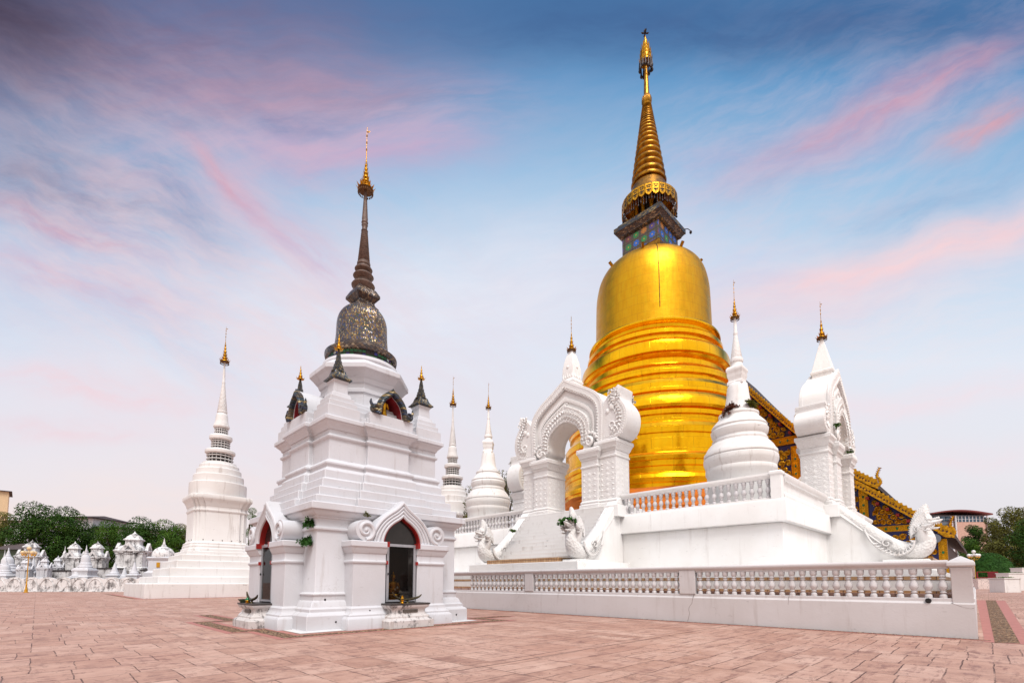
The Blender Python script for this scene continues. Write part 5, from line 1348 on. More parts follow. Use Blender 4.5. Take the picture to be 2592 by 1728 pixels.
fern(on_axis(sx_, zf_+.05, rf_, tv+.95), 'green fern on the right shoulder of the corner stupa', .55, 20, LEAF_OLIVE, False, 8)
fern((35.6, 6.25, FL+5.9), 'little green tuft on the carved face of the right gateway', .3, 12, LEAF_MID, True, 9)
fern((40.3, 6.5, FL+5.0), 'little green tuft on the far edge of the right gateway', .3, 12, LEAF_MID, False, 10)

# ------------------------------------------------------------------ the gilded prayer hall behind on the right
HU = 56.0
hl = thing('prayer_hall', 'prayer hall with gilded scrollwork on a blue gable and stepped golden eaves', 'temple hall', (HU, 2.0, 1.25))
def HB(m_, name, mat, parent=hl, bev=0, ang=35, flat=False):
    """meshes written as (v, depth behind the gable, z)"""
    if parent is hl: m_.v = [(y, x-2.0, z-1.25) for x, y, z in m_.v]
    else: m_.v = [(y, x-2.0, z-1.25) for x, y, z in m_.v]
    return m_.build(name, mat, parent, bev=bev, ang=ang, flat=flat)
rake1 = smooth_curve([(26.5, 35.0), (22.5, 29.3), (18.3, 23.8), (13.3, 17.45), (9.03, 12.6), (6.75, 10.75)], 6)
rake2 = smooth_curve([(9.2, 11.55), (8.06, 10.75), (6.2, 9.2), (4.25, 7.56), (2.9, 6.45), (1.75, 5.75)], 6)
# wall of the gable front
poly = [(26.5, 1.25), (26.5, 34.6)]+[(p[0], p[1]-.3) for p in rake1[1:-6]]+[(8.4, 10.6)]+[(p[0], p[1]-.3) for p in rake2[3:-3]]+[(2.6, 5.8), (2.6, 1.25)]
mb = MB(); mb.prism(poly, .3, .8); HB(mb, 'gable_wall', BLUE)
# roof slopes behind the bargeboards
mb = MB(); mb.strip([(p[0]+.0, p[1]-.4) for p in rake1], [(p[0]+.0, p[1]+.02) for p in rake1], -.6, 30); HB(mb, 'upper_roof', ROOFDK)
mb = MB(); mb.strip([(p[0]+.0, p[1]-.35) for p in rake2], [(p[0]+.0, p[1]+.02) for p in rake2], -.6, 34); HB(mb, 'lower_roof', ROOFDK)
mb = MB(); mb.box(2.6, 2.9, .81, 30, 1.25, 5.3); HB(mb, 'side_wall', simple('dark_teak', (70, 40, 30), .6, 0, .3, 2))
mb = MB(); mb.box(8.5, 26.4, .81, 30, 1.25, 9.5); HB(mb, 'hall_wall', CREAM)
# gilded bargeboards, pierced with a lattice of triangles
def barge(curve, name, w):  # w: drop of the board
    lo = [(p[0]+.0, p[1]-w) for p in curve]; m_ = MB(); m_.strip([(p[0], p[1]+.2) for p in curve], lo, -.9, -.68); b_ = HB(m_, name, GOLDC)
    m_ = MB(); m_.strip([(p[0], p[1]+.36) for p in curve], [(p[0], p[1]+.12) for p in curve], -.96, -.6); m_.strip([(p[0], p[1]-w+.12) for p in curve], [(p[0], p[1]-w-.03) for p in curve], -.96, -.6); HB(m_, 'moulding', GOLDC, b_)
    L = sum(math.dist(curve[i], curve[i+1]) for i in range(len(curve)-1)); P = resample(curve, int(L/.27)); m_ = MB(); t_ = MB()
    for i in range(1, len(P)-1):
        x, z = P[i]; c = z-w/2+.10; q = .10*(1 if i % 2 else -1)
        m_.add([(x-.10, -.905, c-q), (x+.10, -.905, c-q), (x, -.905, c+q*1.3)], [(0, 1, 2)])
    HB(m_, 'piercing', simple('pierced_shadow', (70, 22, 16), .6), b_)
    P = resample(curve, int(L/.38))
    for i in range(len(P)-1):
        (x, z), (x2, z2) = P[i], P[i+1]
        t_.add([(x, -.8, z+.33), (x2, -.8, z2+.33), ((x+x2)/2-.1, -.8, (z+z2)/2+.46), ((x+x2)/2, -.9, (z+z2)/2+.36)], [(0, 1, 3), (1, 2, 3), (2, 0, 3)])
    HB(t_, 'flame_crest', GOLDC, b_)
    return b_
barge(rake1, 'upper_bargeboard', .46); barge(rake2, 'lower_bargeboard', .40)
def hook(x, z, k):
    P = smooth_curve([(x+.8, z+.5), (x+.4, z+.15), (x+.05, z+.08), (x-.18, z+.3), (x-.12, z+.65), (x+.06, z+.95), (x-.02, z+1.3), (x-.2, z+1.75)], 4); n = len(P)
    m_ = MB(); m_.tube([(p[0], -.8, p[1]) for p in P], [k*(.17*(1-i/(n-1))**.6+.02) for i in range(n)], 8, (.7, 1)); leaves_along(m_, P[8:], -.8, .2, .16, 1, .5); leaves_along(m_, P[8:][::-1], -.8, .2, .16, 1, -.5)
    HB(m_, 'naga_finial', GOLDC)
hook(6.75, 10.55, 1.0); hook(1.95, 5.5, .9)
# carved scrollwork on the blue panels
def inside(p, poly):
    x, y = p; c = False
    for i in range(len(poly)):
        (x1, y1), (x2, y2) = poly[i-1], poly[i]
        if (y1 > y) != (y2 > y) and x < (x2-x1)*(y-y1)/(y2-y1)+x1: c = not c
    return c
rnd = random.Random(21)
def scrollwork(poly, step, name):
    m_ = MB(); xs = [p[0] for p in poly]; zs = [p[1] for p in poly]; k = 0; z = min(zs)+step*.4; row = 0
    ok = lambda p: inside(p, poly)
    while z < max(zs):
        x = min(xs)+step*(.35+.5*(row % 2))
        while x < max(xs):
            k += 1; cx, cz = x+rnd.uniform(-.12, .12)*step, z+rnd.uniform(-.12, .12)*step
            if ok((cx, cz)):
                sg = 1 if (row+k) % 2 else -1; a0 = rnd.uniform(0, 6.28)
                P = spiral(cx, cz, step*.52, 1.35, a0, sg, 22, .06); P = [p for p in P if ok(p)]
                if len(P) > 4:
                    m_.tube([(p[0], .25, p[1]) for p in P], [.07*step+.07*step*math.sin(PI*i/(len(P)-1)) for i in range(len(P))], 6)
                    leaves_along(m_, P, .24, step*.30, step*.22, -1, .6); leaves_along(m_, P[::-1], .24, step*.16, step*.25, -1, .4)
                m_.ell((cx, .22, cz), (step*.13, .12, step*.13), 8, 5)
                for q in range(5):
                    a_ = a0+q*1.257; e = (cx+step*.22*math.cos(a_), cz+step*.22*math.sin(a_))
                    if ok(e): m_.ell((e[0], .24, e[1]), (step*.09, .09, step*.09), 6, 4)
            x += step
        z += step*.86; row += 1
    HB(m_, name, GOLDC)
scrollwork([(26, 17.3), (26, 33.4), (20.6, 26.0), (13.9, 17.3)], .75, 'scrollwork')
scrollwork([(13.0, 11.6), (13.0, 16.0), (9.0, 11.6)], .6, 'scrollwork')
scrollwork([(20.0, 8.0), (20.0, 15.9), (14.2, 15.9), (14.2, 8.0)], .7, 'scrollwork')
scrollwork([(12.8, 7.4), (12.8, 10.9), (8.5, 10.9), (8.5, 7.4)], .6, 'scrollwork')
scrollwork([(7.4, 7.05), (7.4, 9.7), (4.3, 7.0)], .55, 'scrollwork')
scrollwork([(7.4, 2), (7.4, 6.1), (3.0, 6.1), (3.0, 2)], .58, 'scrollwork')
def band(x0, x1, z0, z1, gems=True, name='gilded_band'):
    m_ = MB(); m_.box(x0, x1, .12, .32, z0, z1); m_.box(x0, x1, .06, .32, z1-.1, z1-.002); m_.box(x0, x1, .07, .32, z0+.002, z0+.1); b_ = HB(m_, name, GOLDF)
    if gems:
        n = max(2, int(max(x1-x0, z1-z0)/.75))
        for i in range(n):
            f = (i+.5)/n; x, z = (x0+(x1-x0)*f, (z0+z1)/2) if x1-x0 > z1-z0 else ((x0+x1)/2, z0+(z1-z0)*f)
            m_ = MB(); m_.ell((x, .1, z), (.1, .08, .14), 8, 4); HB(m_, 'green_gem', GREENGLASS, b_)
band(13.2, 26, 16.3, 17.15); band(8.3, 13.2, 11.0, 11.45); band(2.8, 7.7, 6.3, 6.85)
def post(x0, x1, z1):
    m_ = MB(); m_.box(x0, x1, .02, .33, 1.25, z1); b_ = HB(m_, 'pilaster', GOLDF)
    m_ = MB(); m_.box(x0+.22, x1-.22, -.02, .1, 1.4, z1-.2); HB(m_, 'pilaster_panel', GOLDC, b_)
    for i in range(int((z1-2)/.8)): m_ = MB(); m_.ell(((x0+x1)/2, -.05, 1.8+i*.8), (.1, .08, .14), 8, 4); HB(m_, 'green_gem', GREENGLASS, b_)
post(13.25, 14.05, 16.0); post(7.7, 8.4, 10.9); post(2.3, 2.9, 5.4)
for p in resample(rake2, 11)[2:-2]+resample(rake1, 22)[2:-2]: mb = MB(); mb.box(p[0]-.13, p[0]+.13, -.5, .3, p[1]-.95, p[1]-.72); HB(mb, 'rafter_end', RED)
sp = thing('loudspeaker', 'grey horn loudspeaker under the lower golden eave of the prayer hall', 'loudspeaker', (HU-.9, 3.0, 5.4), R(180))
mb = MB(); mb.lathe([(.38, 0), (.34, .06), (.2, .3), (.1, .5), (.02, .55)], 18); mb.xf(Matrix.Rotation(R(90), 4, 'Y') @ Matrix.Rotation(PI, 4, 'X')); mb.build('horn', GREYC, sp)
mb = MB(); mb.box(-.4, -.3, -.04, .04, 0, .35); mb.build('bracket', GREYC, sp)

# ------------------------------------------------------------------ trees
def leaf_cloud(m_, c, r, n, size, r_, squash=.8):
    for _ in range(n):
        while True:
            d = Vector((r_.uniform(-1, 1), r_.uniform(-1, 1), r_.uniform(-1, 1))); l = d.length
            if .05 < l <= 1: break
        d = d/l*(l**.45); p = Vector((c[0]+d.x*r, c[1]+d.y*r, c[2]+d.z*r*squash))
        n_ = (d+Vector((r_.uniform(-.9, .9), r_.uniform(-.9, .9), r_.uniform(-.3, 1.0)))).normalized()
        a_ = n_.cross(Vector((r_.uniform(-1, 1), r_.uniform(-1, 1), r_.uniform(-1, 1)))).normalized(); b_ = n_.cross(a_); s = size*r_.uniform(.6, 1.3)
        m_.add([p-a_*s, p-b_*s*.5, p+a_*s, p+b_*s*.5], [(0, 1, 2, 3)])
def tree(name, label, loc, h, w, mat, seed, leaves=17000, trunk=.22, size=None, cat='tree', group=None, low=.25):
    r_ = random.Random(seed); t_ = thing(name, label, cat, loc, 0, group)
    m_ = MB(); top = h*.75
    P = [(0, 0, 0), (r_.uniform(-.03, .03)*h, r_.uniform(-.03, .03)*h, h*.3), (r_.uniform(-.05, .05)*h, r_.uniform(-.05, .05)*h, top)]
    C_ = smooth_curve(P, 5); m_.tube(C_, list(np.linspace(.035*h, .008*h, len(C_))), 8)
    cl = []
    nb = 15
    for i in range(nb):
        f = (i+.5)/nb; z = h*(low+(.93-low)*f); env = math.sin(PI*min(1, .22+.74*f))**.7
        for q in range(2 if i < nb-2 else 1):
            a_ = i*2.4+q*PI*.9+r_.uniform(-.4, .4); d = w/2*env*r_.uniform(.35, .78); x, y = math.cos(a_)*d, math.sin(a_)*d
            cl.append((x, y, z+r_.uniform(-.03, .03)*h, w*r_.uniform(.17, .29)))
            m_.tube(smooth_curve([(0, 0, z*.72), (x*.5, y*.5, z*.85), (x, y, z)], 3), list(np.linspace(.012*h, .003*h, 7)), 5)
    m_.build('trunk', BARK, t_)
    m_ = MB(); tot = sum(c[3]**2 for c in cl); sz = size or w*.021
    for c in cl:
        leaf_cloud(m_, c, c[3], int(leaves*c[3]**2/tot), sz, r_)
    m_.build('crown', mat, t_, flat=True); return t_
def tp_(x, y, dep): p = at_depth(x, y, dep); return p
ZLX = lambda x, y: (x/3.4588, 1180+y/3.4588)      # left background crop
def ltree(x, ytop, wz, dep, mat, seed, label, name='broadleaf_tree'):
    p = tp_(*ZLX(x, ytop), dep); k = dep/FOC/3.4588
    return tree(name, label, (p[0], p[1], 0), p[2], wz*k*1.35, mat, seed, group='trees behind the white tombs', low=.18)
for i, (x, yt, wz, dep, mat, lab) in enumerate([
    (40, 370, 190, 112, LEAF_OLIVE, 'dark tree at the left edge in front of the cream tower block'),
    (310, 325, 300, 108, LEAF_DK, 'tallest and broadest dark tree behind the white tombs'),
    (600, 375, 270, 110, LEAF_DK, 'dark green tree below the left end of the long brown roof'),
    (800, 460, 190, 114, LEAF_DK, 'lower dark tree beneath the right end of the long brown roof'),
    (985, 455, 210, 110, LEAF_MID, 'narrow green tree left of the tallest tomb'),
    (1130, 560, 170, 114, LEAF_MID, 'small tree just left of the tallest tomb top'),
    (1270, 468, 270, 110, LEAF_DK, 'green and yellowing tree directly behind the tallest tomb'),
    (1480, 462, 230, 112, LEAF_MID, 'green tree behind the white dome tomb'),
    (1600, 480, 170, 116, LEAF_OLIVE, 'yellowish tree touching the left side of the ringed stupa'),
    (2230, 320, 100, 104, LEAF_MID, 'tree peeping out between the ringed stupa and the small shrine')]):
    ltree(x, yt, wz, dep, mat, 40+i, lab)
# growth behind the terrace stupa
for (x, y, h, w, lab) in [(1278, 1172, 4.5, 3.2, 'scruffy bush behind the round stupa left of the front gateway'), (1192, 1216, 3.2, 2.2, 'scruffy bush between the two far white stupas')]:
    p = tp_(x, y, 64); tree('shrub', lab, (p[0], p[1], 0), p[2], w, LEAF_OLIVE, int(x), 1600, size=.12, cat='shrub', low=.55)
# right-hand garden
ZRX = lambda x, y: (2080+x/3.0156, 1140+y/3.0156)
p = tp_(*ZRX(1475, 395), 140); tree('broadleaf_tree', 'big dark olive tree at the right edge of the picture', (p[0], p[1], 0), p[2], 15.5, LEAF_OLIVE, 77, 22000, size=.27, low=.12)
p = tp_(*ZRX(1305, 490), 150); tree('broadleaf_tree', 'rounded mid green tree beside the big olive tree', (p[0], p[1], 0), p[2], 7.0, LEAF_OLIVE, 78, 9000, size=.24, low=.15)
p = tp_(*ZRX(1160, 545), 160); tree('broadleaf_tree', 'grey green tree in front of the curved maroon roof', (p[0], p[1], 0), p[2], 7.4, LEAF_DK, 79, 9000, size=.25)
p = tp_(*ZRX(1130, 675), 140); tree('broadleaf_tree', 'low bright green tree beside the end of the prayer hall', (p[0], p[1], 0), p[2], 7.6, LEAF_MID, 80, 10000, size=.22, low=.05)
p = tp_(*ZRX(1570, 560), 128); tree('broadleaf_tree', 'dark overhanging tree cut by the right edge of the picture', (p[0], p[1], 0), p[2]+1.5, 9, LEAF_DK, 81, 10000, size=.24, low=.1)
# clipped round hedge
p = tp_(*ZRX(1290, 930), 122); hd = thing('hedge', 'clipped dome-shaped hedge beside the white globe lamp', 'hedge', (p[0], p[1], 0))
r_ = random.Random(5); mb = MB(); hw_ = 136/3.0156*122/FOC; hh = at_depth(*ZRX(1290, 780), 122)[2]
for _ in range(11000):
    t = r_.uniform(0, 2*PI); f = r_.uniform(-.2, 1); e = math.asin(max(0, f)); k = math.cos(e); rr = r_.uniform(.93, 1.02)
    q = Vector((math.cos(t)*k*hw_*rr, math.sin(t)*k*hw_*rr, (hh*.35+hh*.65*math.sin(e)*rr) if f > 0 else r_.uniform(.05, .35)*hh))
    d = Vector((q.x, q.y, q.z*.8)).normalized(); a_ = d.cross(Vector((r_.uniform(-1, 1), r_.uniform(-1, 1), r_.uniform(-1, 1)))).normalized(); b_ = (d+Vector((r_.uniform(-.6, .6), r_.uniform(-.6, .6), r_.uniform(-.6, .6)))).normalized().cross(a_); s = r_.uniform(.10, .2)
    mb.add([q-a_*s, q-b_*s*.6, q+a_*s, q+b_*s*.6], [(0, 1, 2, 3)])
mb.build('foliage', LEAF_HEDGE, hd, flat=True)
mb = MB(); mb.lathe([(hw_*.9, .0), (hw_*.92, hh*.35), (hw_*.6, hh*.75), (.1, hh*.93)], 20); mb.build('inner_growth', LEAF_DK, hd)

# ------------------------------------------------------------------ lamps
def lamp(label, x, ytop, dep, zf, globes, metal, globe_mat, k=1.0):
    p = tp_(*zf(x, ytop), dep); H = p[2]; t_ = thing('street_lamp', label, 'street lamp', (p[0], p[1], 0))
    m_ = MB(); m_.lathe([(.28*k, 0), (.28*k, .12), (.20*k, .2), (.22*k, .4), (.13*k, .6), (.10*k, 1.2), (.13*k, 1.26), (.075*k, 1.35), (.06*k, H*.72), (.09*k, H*.74), (.05*k, H*.77), (.05*k, H*.86)], 14); m_.build('post', metal, t_)
    r = .042*H*k
    for i in range(globes):
        a_ = 2*PI*i/globes+.5; x_, y_ = math.cos(a_)*.105*H, math.sin(a_)*.105*H
        m_ = MB(); m_.tube(smooth_curve([(0, 0, H*.78), (x_*.6, y_*.6, H*.75), (x_, y_, H*.80)], 4), .025*k, 6); m_.lathe([(.02, H*.79), (r*.7, H*.81), (r*.5, H*.83)], 10, (x_, y_)); ar_ = m_.build('arm', metal, t_)
        m_ = MB(); m_.ell((x_, y_, H*.83+r*.8), (r, r, r), 14, 9); m_.build('globe', globe_mat, ar_)
    m_ = MB(); m_.ell((0, 0, H-r), (r, r, r), 14, 9); m_.lathe([(.02, H*.85), (r*.6, H*.87), (r*.4, H-r*1.8)], 10); m_.build('globe', globe_mat, t_)
lamp('slender golden lamp post with a cluster of amber globes before the low tomb wall', 258, 700, 74, ZLX, 4, YEL, simple('amber_globe', (226, 196, 150), .3, 0, .05, 3, 0))
lamp('golden lamp post with opal white globes behind the right end of the balustrade', 1158, 758, 114, ZRX, 4, YEL, LAMPW, 1.0)

# ------------------------------------------------------------------ scalloped tomb wall and white tombs on the left
FA = Vector((S2, S2, 0)); RA = Vector((S2, -S2, 0))
ANG = R(-45)
wl0 = tp_(*ZLX(-90, 1090), 79)
wl = thing('tomb_wall', 'low white scalloped wall with black stains in front of the tombs', 'wall', (wl0[0], wl0[1], 0), ANG)
K79 = 79/FOC/3.4588
hw1 = at_depth(*ZLX(500, 968), 79)[2]; n = 10; step = 141*K79
mb = MB(); top = []
for i in range(n):
    for j in range(9):
        f = j/9; top.append((i*step+f*step, hw1-.32+.32*math.sin(PI*f)))
poly = [(0, 0)]+top+[(n*step, hw1-.32), (n*step, 0)]
for i in range(len(top)-1):
    (x0, z0_), (x1, z1_) = top[i], top[i+1]; mb.add([(x0, 0, 0), (x1, 0, 0), (x1, 0, z1_), (x0, 0, z0_), (x0, .35, 0), (x1, .35, 0), (x1, .35, z1_), (x0, .35, z0_)], [(0, 1, 2, 3), (4, 7, 6, 5), (3, 2, 6, 7)])
mb.build('wall_body', DIRTY, wl)
mb = MB()
for i in range(n):
    P = arc(i*step+step/2, .25, step*.46, 0, 180, 16); P = [(p[0], .25+(p[1]-.25)*(hw1-.5)/(step*.46)) for p in P]
    mb.tube([(p[0], -.02, p[1]) for p in P], .07, 6)
    P = [(i*step+step*f, .25+.9*abs(math.sin(PI*f*2))*(.8 if f < .5 else .8)) for f in np.linspace(.2, .8, 13)]
    mb.tube([(p[0], -.02, p[1]) for p in P], .05, 6)
mb.build('petal_moulding', DIRTY, wl)
mb = MB(); mb.box(0, n*step, -.3, 0, 0, .16); mb.build('footing', DIRTY, wl, bev=.02)

def tomb_stupa(label, x, yt, hwz, dep, dirty=False, sq=True, base=1.0):
    """tiered square tomb topped by a bell and a point"""
    p = tp_(*ZLX(x, yt), dep); H = p[2]; w = hwz*dep/FOC/3.4588; m = DIRTY if dirty else WHITE
    t_ = thing('tomb_stupa', label, 'tomb', (p[0], p[1], 0), ANG+R(8), 'white tombs behind the scalloped wall')
    m_ = MB(); h1 = H*.50; m_.square([(w*1.0, 0), (w*1.0, h1*.30), (w*.9, h1*.34), (w*.9, h1*.55), (w*.96, h1*.58), (w*.96, h1*.64), (w*.82, h1*.68), (w*.82, h1*.84), (w*.88, h1*.88), (w*.86, h1*.93), (w*.7, h1)]); m_.build('tiered_base', m, t_, bev=.02)
    m_ = MB(); m_.lathe([(w*.66, h1), (w*.68, h1+.03*H), (w*.56, h1+.06*H), (w*.56, h1+.10*H), (w*.46, h1+.12*H), (w*.44, h1+.20*H), (w*.34, h1+.26*H), (w*.2, h1+.29*H)], 20); m_.build('bell', m, t_)
    m_ = MB(); q = [(w*.22, h1+.28*H), (w*.24, h1+.30*H), (w*.15, h1+.32*H)]
    for i in range(5): a_ = w*.17*(1-i*.17); q += [(a_, h1+(.33+.022*i)*H), (a_*.8, h1+(.348+.022*i)*H)]
    q += [(w*.05, h1+.455*H), (.005, H)]; m_.lathe(q, 12); m_.build('spire', m, t_)
def tomb_kiosk(label, x, yt, hwz, dep, dirty=True, window=False, yb=None):
    """square tomb house: pilastered body, swelling shoulders, small upper storey and bud"""
    p = tp_(*ZLX(x, yt), dep); H = p[2]; w = .92*hwz*dep/FOC/3.4588; m = DIRTY if dirty else WHITE
    t_ = thing('tomb_house', label, 'tomb', (p[0], p[1], 0), ANG+R(20), 'white tombs behind the scalloped wall')
    P0_ = bay(w*.78, w*.4, w*.10)
    zb = H*.40
    m_ = MB(); m_.plan(P0_, [(w*.26, 0), (w*.26, zb*.72), (w*.30, zb*.74), (w*.30, zb*.82), (w*.12, zb*.86), (w*.14, zb*.94), (.0, zb)]); m_.build('tomb_base', m, t_, bev=.02)
    m_ = MB(); m_.plan(P0_, [(0, zb), (0, H*.60), (w*.05, H*.61), (w*.02, H*.625), (w*.12, H*.65), (w*.13, H*.665), (w*.02, H*.68)]); b_ = m_.build('tomb_body', m, t_, bev=.02)
    for q in range(4):
        g = MB(); ang = q*PI/2
        g.strip([(-w*.30, H*.62), (-w*.2, H*.68), (0, H*.74), (w*.2, H*.68), (w*.30, H*.62)], [(-w*.52, H*.63), (-w*.32, H*.72), (0, H*.80), (w*.32, H*.72), (w*.52, H*.63)], -w*.98, -w*.80)
        for s in (-1, 1): g.ell((s*w*.55, -w*.9, H*.655), (w*.12, w*.08, H*.03), 8, 5)
        g.box(-w*.36, -w*.28, -w*.92, -w*.85, zb, H*.62); g.box(w*.28, w*.36, -w*.92, -w*.85, zb, H*.62)
        g.build('pediment', m, b_, rz=ang)
    m_ = MB(); m_.plan(bay(w*.56, w*.3, w*.06), [(w*.14, H*.68), (w*.16, H*.70), (w*.06, H*.73), (-.10*w, H*.755), (-w*.16, H*.77), (-w*.16, H*.825), (-w*.06, H*.84), (-w*.06, H*.852), (-w*.18, H*.875), (-w*.22, H*.90), (-w*.33, H*.925), (-w*.40, H*.94)]); m_.build('upper_storey', m, t_, bev=.02)
    m_ = MB(); m_.lathe([(w*.22, H*.915), (w*.24, H*.925), (w*.15, H*.94), (w*.17, H*.947), (w*.09, H*.96), (w*.045, H*.975), (.004, H)], 14); m_.build('bud', m, t_)
    if window:
        m_ = MB(); m_.box(-w*.12, w*.12, -w*.90, -w*.80, H*.45, H*.53); m_.build('window', YEL, b_); 
def tomb_cone(label, x, yt, hwz, dep):
    p = tp_(*ZLX(x, yt), dep); H = p[2]; w = hwz*dep/FOC/3.4588
    t_ = thing('cone_tomb', label, 'tomb', (p[0], p[1], 0), ANG+R(15), 'white tombs behind the scalloped wall')
    m_ = MB(); m_.square([(w, 0), (w, H*.38), (w*.9, H*.40), (w*.9, H*.50), (w*1.0, H*.52), (w*1.0, H*.56), (w*.75, H*.58)]); m_.build('tomb_base', WHITE, t_, bev=.02)
    m_ = MB(); m_.lathe([(w*.74, H*.58), (w*.76, H*.62), (w*.55, H*.66), (w*.50, H*.70), (w*.36, H*.77), (w*.26, H*.84), (w*.15, H*.91), (.005, H)], 16); m_.build('cone', WHITE, t_)
tomb_stupa('large bright white tiered tomb at the left edge', 78, 706, 92, 86)
tomb_stupa('smaller bright white tiered tomb in front of the left-edge one', 55, 790, 72, 82)
tomb_stupa('slim white tomb point just left of the left-edge tomb', 45, 725, 40, 92)
tomb_kiosk('stained tomb house behind the golden lamp post', 285, 638, 100, 90)
tomb_kiosk('small white tomb house right beside the golden lamp post', 232, 800, 60, 83, dirty=False)
tomb_cone('slim white cone tomb just right of the golden lamp post', 297, 790, 40, 84)
tomb_kiosk('white house-shaped tomb between lamp post and stained twin tombs', 398, 785, 52, 83, dirty=False)
tomb_cone('little white cone tomb below the house-shaped tomb', 345, 812, 40, 84.5)
tomb_kiosk('white narrow tomb house with gable front', 512, 778, 52, 86, dirty=False)
tomb_stupa('grey white stupa tomb with pointed top beside the stained tomb house', 572, 694, 52, 90, dirty=True)
tomb_kiosk('stained tomb house with pyramid roof, third tallest of the group', 660, 652, 82, 88)
tomb_stupa('bright white stupa tomb with needle point before the stained tomb houses', 760, 684, 74, 82)
tomb_kiosk('stained tomb house with broad shoulders left of the dark gap', 858, 650, 88, 89)
tomb_cone('small bright white cone tomb standing alone before the dark gap', 1008, 833, 46, 82)
tomb_kiosk('tallest stained tomb house with stacked upper storey', 1182, 565, 132, 90)
tomb_cone('slim white cone tomb in front of the tallest tomb house', 1180, 830, 44, 82)
tomb_cone('low white cone tomb left of the tallest tomb foot', 1092, 880, 42, 82.5)
tomb_cone('low white cone tomb under the needle-pointed tomb', 676, 868, 48, 81)
# white dome tomb
p = tp_(*ZLX(1440, 624), 86); k = 86/FOC/3.4588; H = p[2]; w = 100*k
t_ = thing('dome_tomb', 'round white dome tomb with small yellow window beside the ringed stupa', 'tomb', (p[0], p[1], 0), ANG+R(12))
mb = MB(); mb.square([(w*.98, 0), (w*.98, H*.34), (w*.86, H*.36), (w*.78, H*.38), (w*.78, H*.57), (w*.86, H*.59), (w*.9, H*.62), (w*.8, H*.635)]); mb.build('tomb_body', WHITE, t_, bev=.02)
mb = MB(); mb.lathe([(w*.86, H*.63), (w*.88, H*.66), (w*.80, H*.72), (w*.62, H*.78), (w*.36, H*.82), (w*.2, H*.835), (w*.22, H*.85), (w*.12, H*.865), (w*.09, H*.90), (.005, H)], 24); mb.build('dome', DIRTY, t_)
mb = MB(); mb.box(-w*.13, w*.13, -w*.82, -w*.74, H*.44, H*.53); mb.build('window', YEL, t_)
for (x0, x1, y0) in [(440, 600, 905), (820, 1000, 885), (1230, 1320, 900)]:
    a_ = tp_(*ZLX(x0, y0), 85); b_ = tp_(*ZLX(x1, y0), 85); L = (b_-a_)[:2]; L = math.hypot(*L)
    t_ = thing('tomb_plinth', {440: 'dark capped plinth below the narrow white tomb house', 820: 'dark capped plinth under the broad-shouldered tomb house', 1230: 'dark capped plinth at the right foot of the tallest tomb house'}[x0], 'plinth', (a_[0], a_[1], 0), ANG, 'stained plinths between the tombs')
    m_ = MB(); m_.box(0, L, 0, 2.0, 0, a_[2]-.22); m_.build('plinth_body', DIRTY, t_, bev=.02)
    m_ = MB(); m_.box(-.12, L+.12, -.12, 2.1, a_[2]-.219, a_[2]); m_.build('cap_slab', BLACKSLAB, t_, bev=.02)

# ------------------------------------------------------------------ buildings beyond
def bldg(label, x0, x1, ytop, dep, zf, wall, roof, depth=12, over=.8, wins=(), rise=.5, name='house', yaw=0):
    a_ = tp_(*zf(x0, ytop), dep); b_ = tp_(*zf(x1, ytop), dep); L = math.hypot(*(b_-a_)[:2]); H = a_[2]
    t_ = thing(name, label, 'building', (a_[0], a_[1], 0), ANG)
    if yaw: t_.rotation_euler = (0, 0, ANG+yaw); cy, sy = math.cos(ANG+yaw), math.sin(ANG+yaw); t_.location = (b_[0]-L*cy, b_[1]-L*sy, 0)
    m_ = MB(); m_.box(0, L, 0, depth, 0, H); m_.build('wall', wall, t_)
    m_ = MB(); m_.rings([[(-over, -over, H+.01), (L+over, -over, H+.01), (L+over, depth+over, H+.01), (-over, depth+over, H+.01)], [(-over, -over, H+.2), (L+over, -over, H+.2), (L+over, depth+over, H+.2), (-over, depth+over, H+.2)], [(over*2, depth*.5-.2, H+rise), (L-over*2, depth*.5-.2, H+rise), (L-over*2, depth*.5+.2, H+rise), (over*2, depth*.5+.2, H+rise)]]); m_.build('roof', roof, t_)
    for (fx, z0_, ww, hh_) in wins:
        x_ = fx*L; f_ = MB(); f_.box(x_-ww/2-.12, x_-ww/2, -.1, .05, z0_, z0_+hh_); f_.box(x_+ww/2, x_+ww/2+.12, -.1, .05, z0_, z0_+hh_); f_.box(x_-ww/2-.12, x_+ww/2+.12, -.1, .05, z0_+hh_, z0_+hh_+.12); f_.box(x_-ww/2-.2, x_+ww/2+.2, -.16, .05, z0_-.14, z0_-.001); f_.box(x_-.04, x_+.04, -.08, .04, z0_, z0_+hh_)
        w_ = f_.build('window', PALE, t_)
        f_ = MB(); f_.box(x_-ww/2, x_+ww/2, -.05, .03, z0_, z0_+hh_); f_.build('pane', WINGL, w_)
    return t_
bldg('cream tower block with a dark roof at the left edge', -260, 78, 222, 165, ZLX, CREAM, ROOFDK, 14, .8, [(.93-.13*i, 16.6-3.6*j, 1.5, 1.6) for i in (0, 2, 4) for j in range(4)], .6, yaw=R(46))
bldg('long pale building with a thin brown roof behind the trees', 420, 815, 452, 150, ZLX, PALE, ROOFDK, 14, 1.2, [(.08+.12*i, 6.4-3.1*j, 1.7, 1.6) for i in range(8) for j in range(2)], 1.6)
bldg('lower pale building with blue windows behind the narrow tree', 815, 1180, 545, 150, ZLX, PALE, ROOFDK, 12, 1.0, [(.08+.12*i, 5.6-3.0*j, 1.8, 1.5) for i in range(8) for j in range(2)], 1.0)
bldg('white house with tall windows half hidden by the left trees', 15, 200, 480, 128, ZLX, PALE, MAROON, 10, .6, [(.12+.19*i, 7.4, 1.1, 2.4) for i in range(5)], .9)
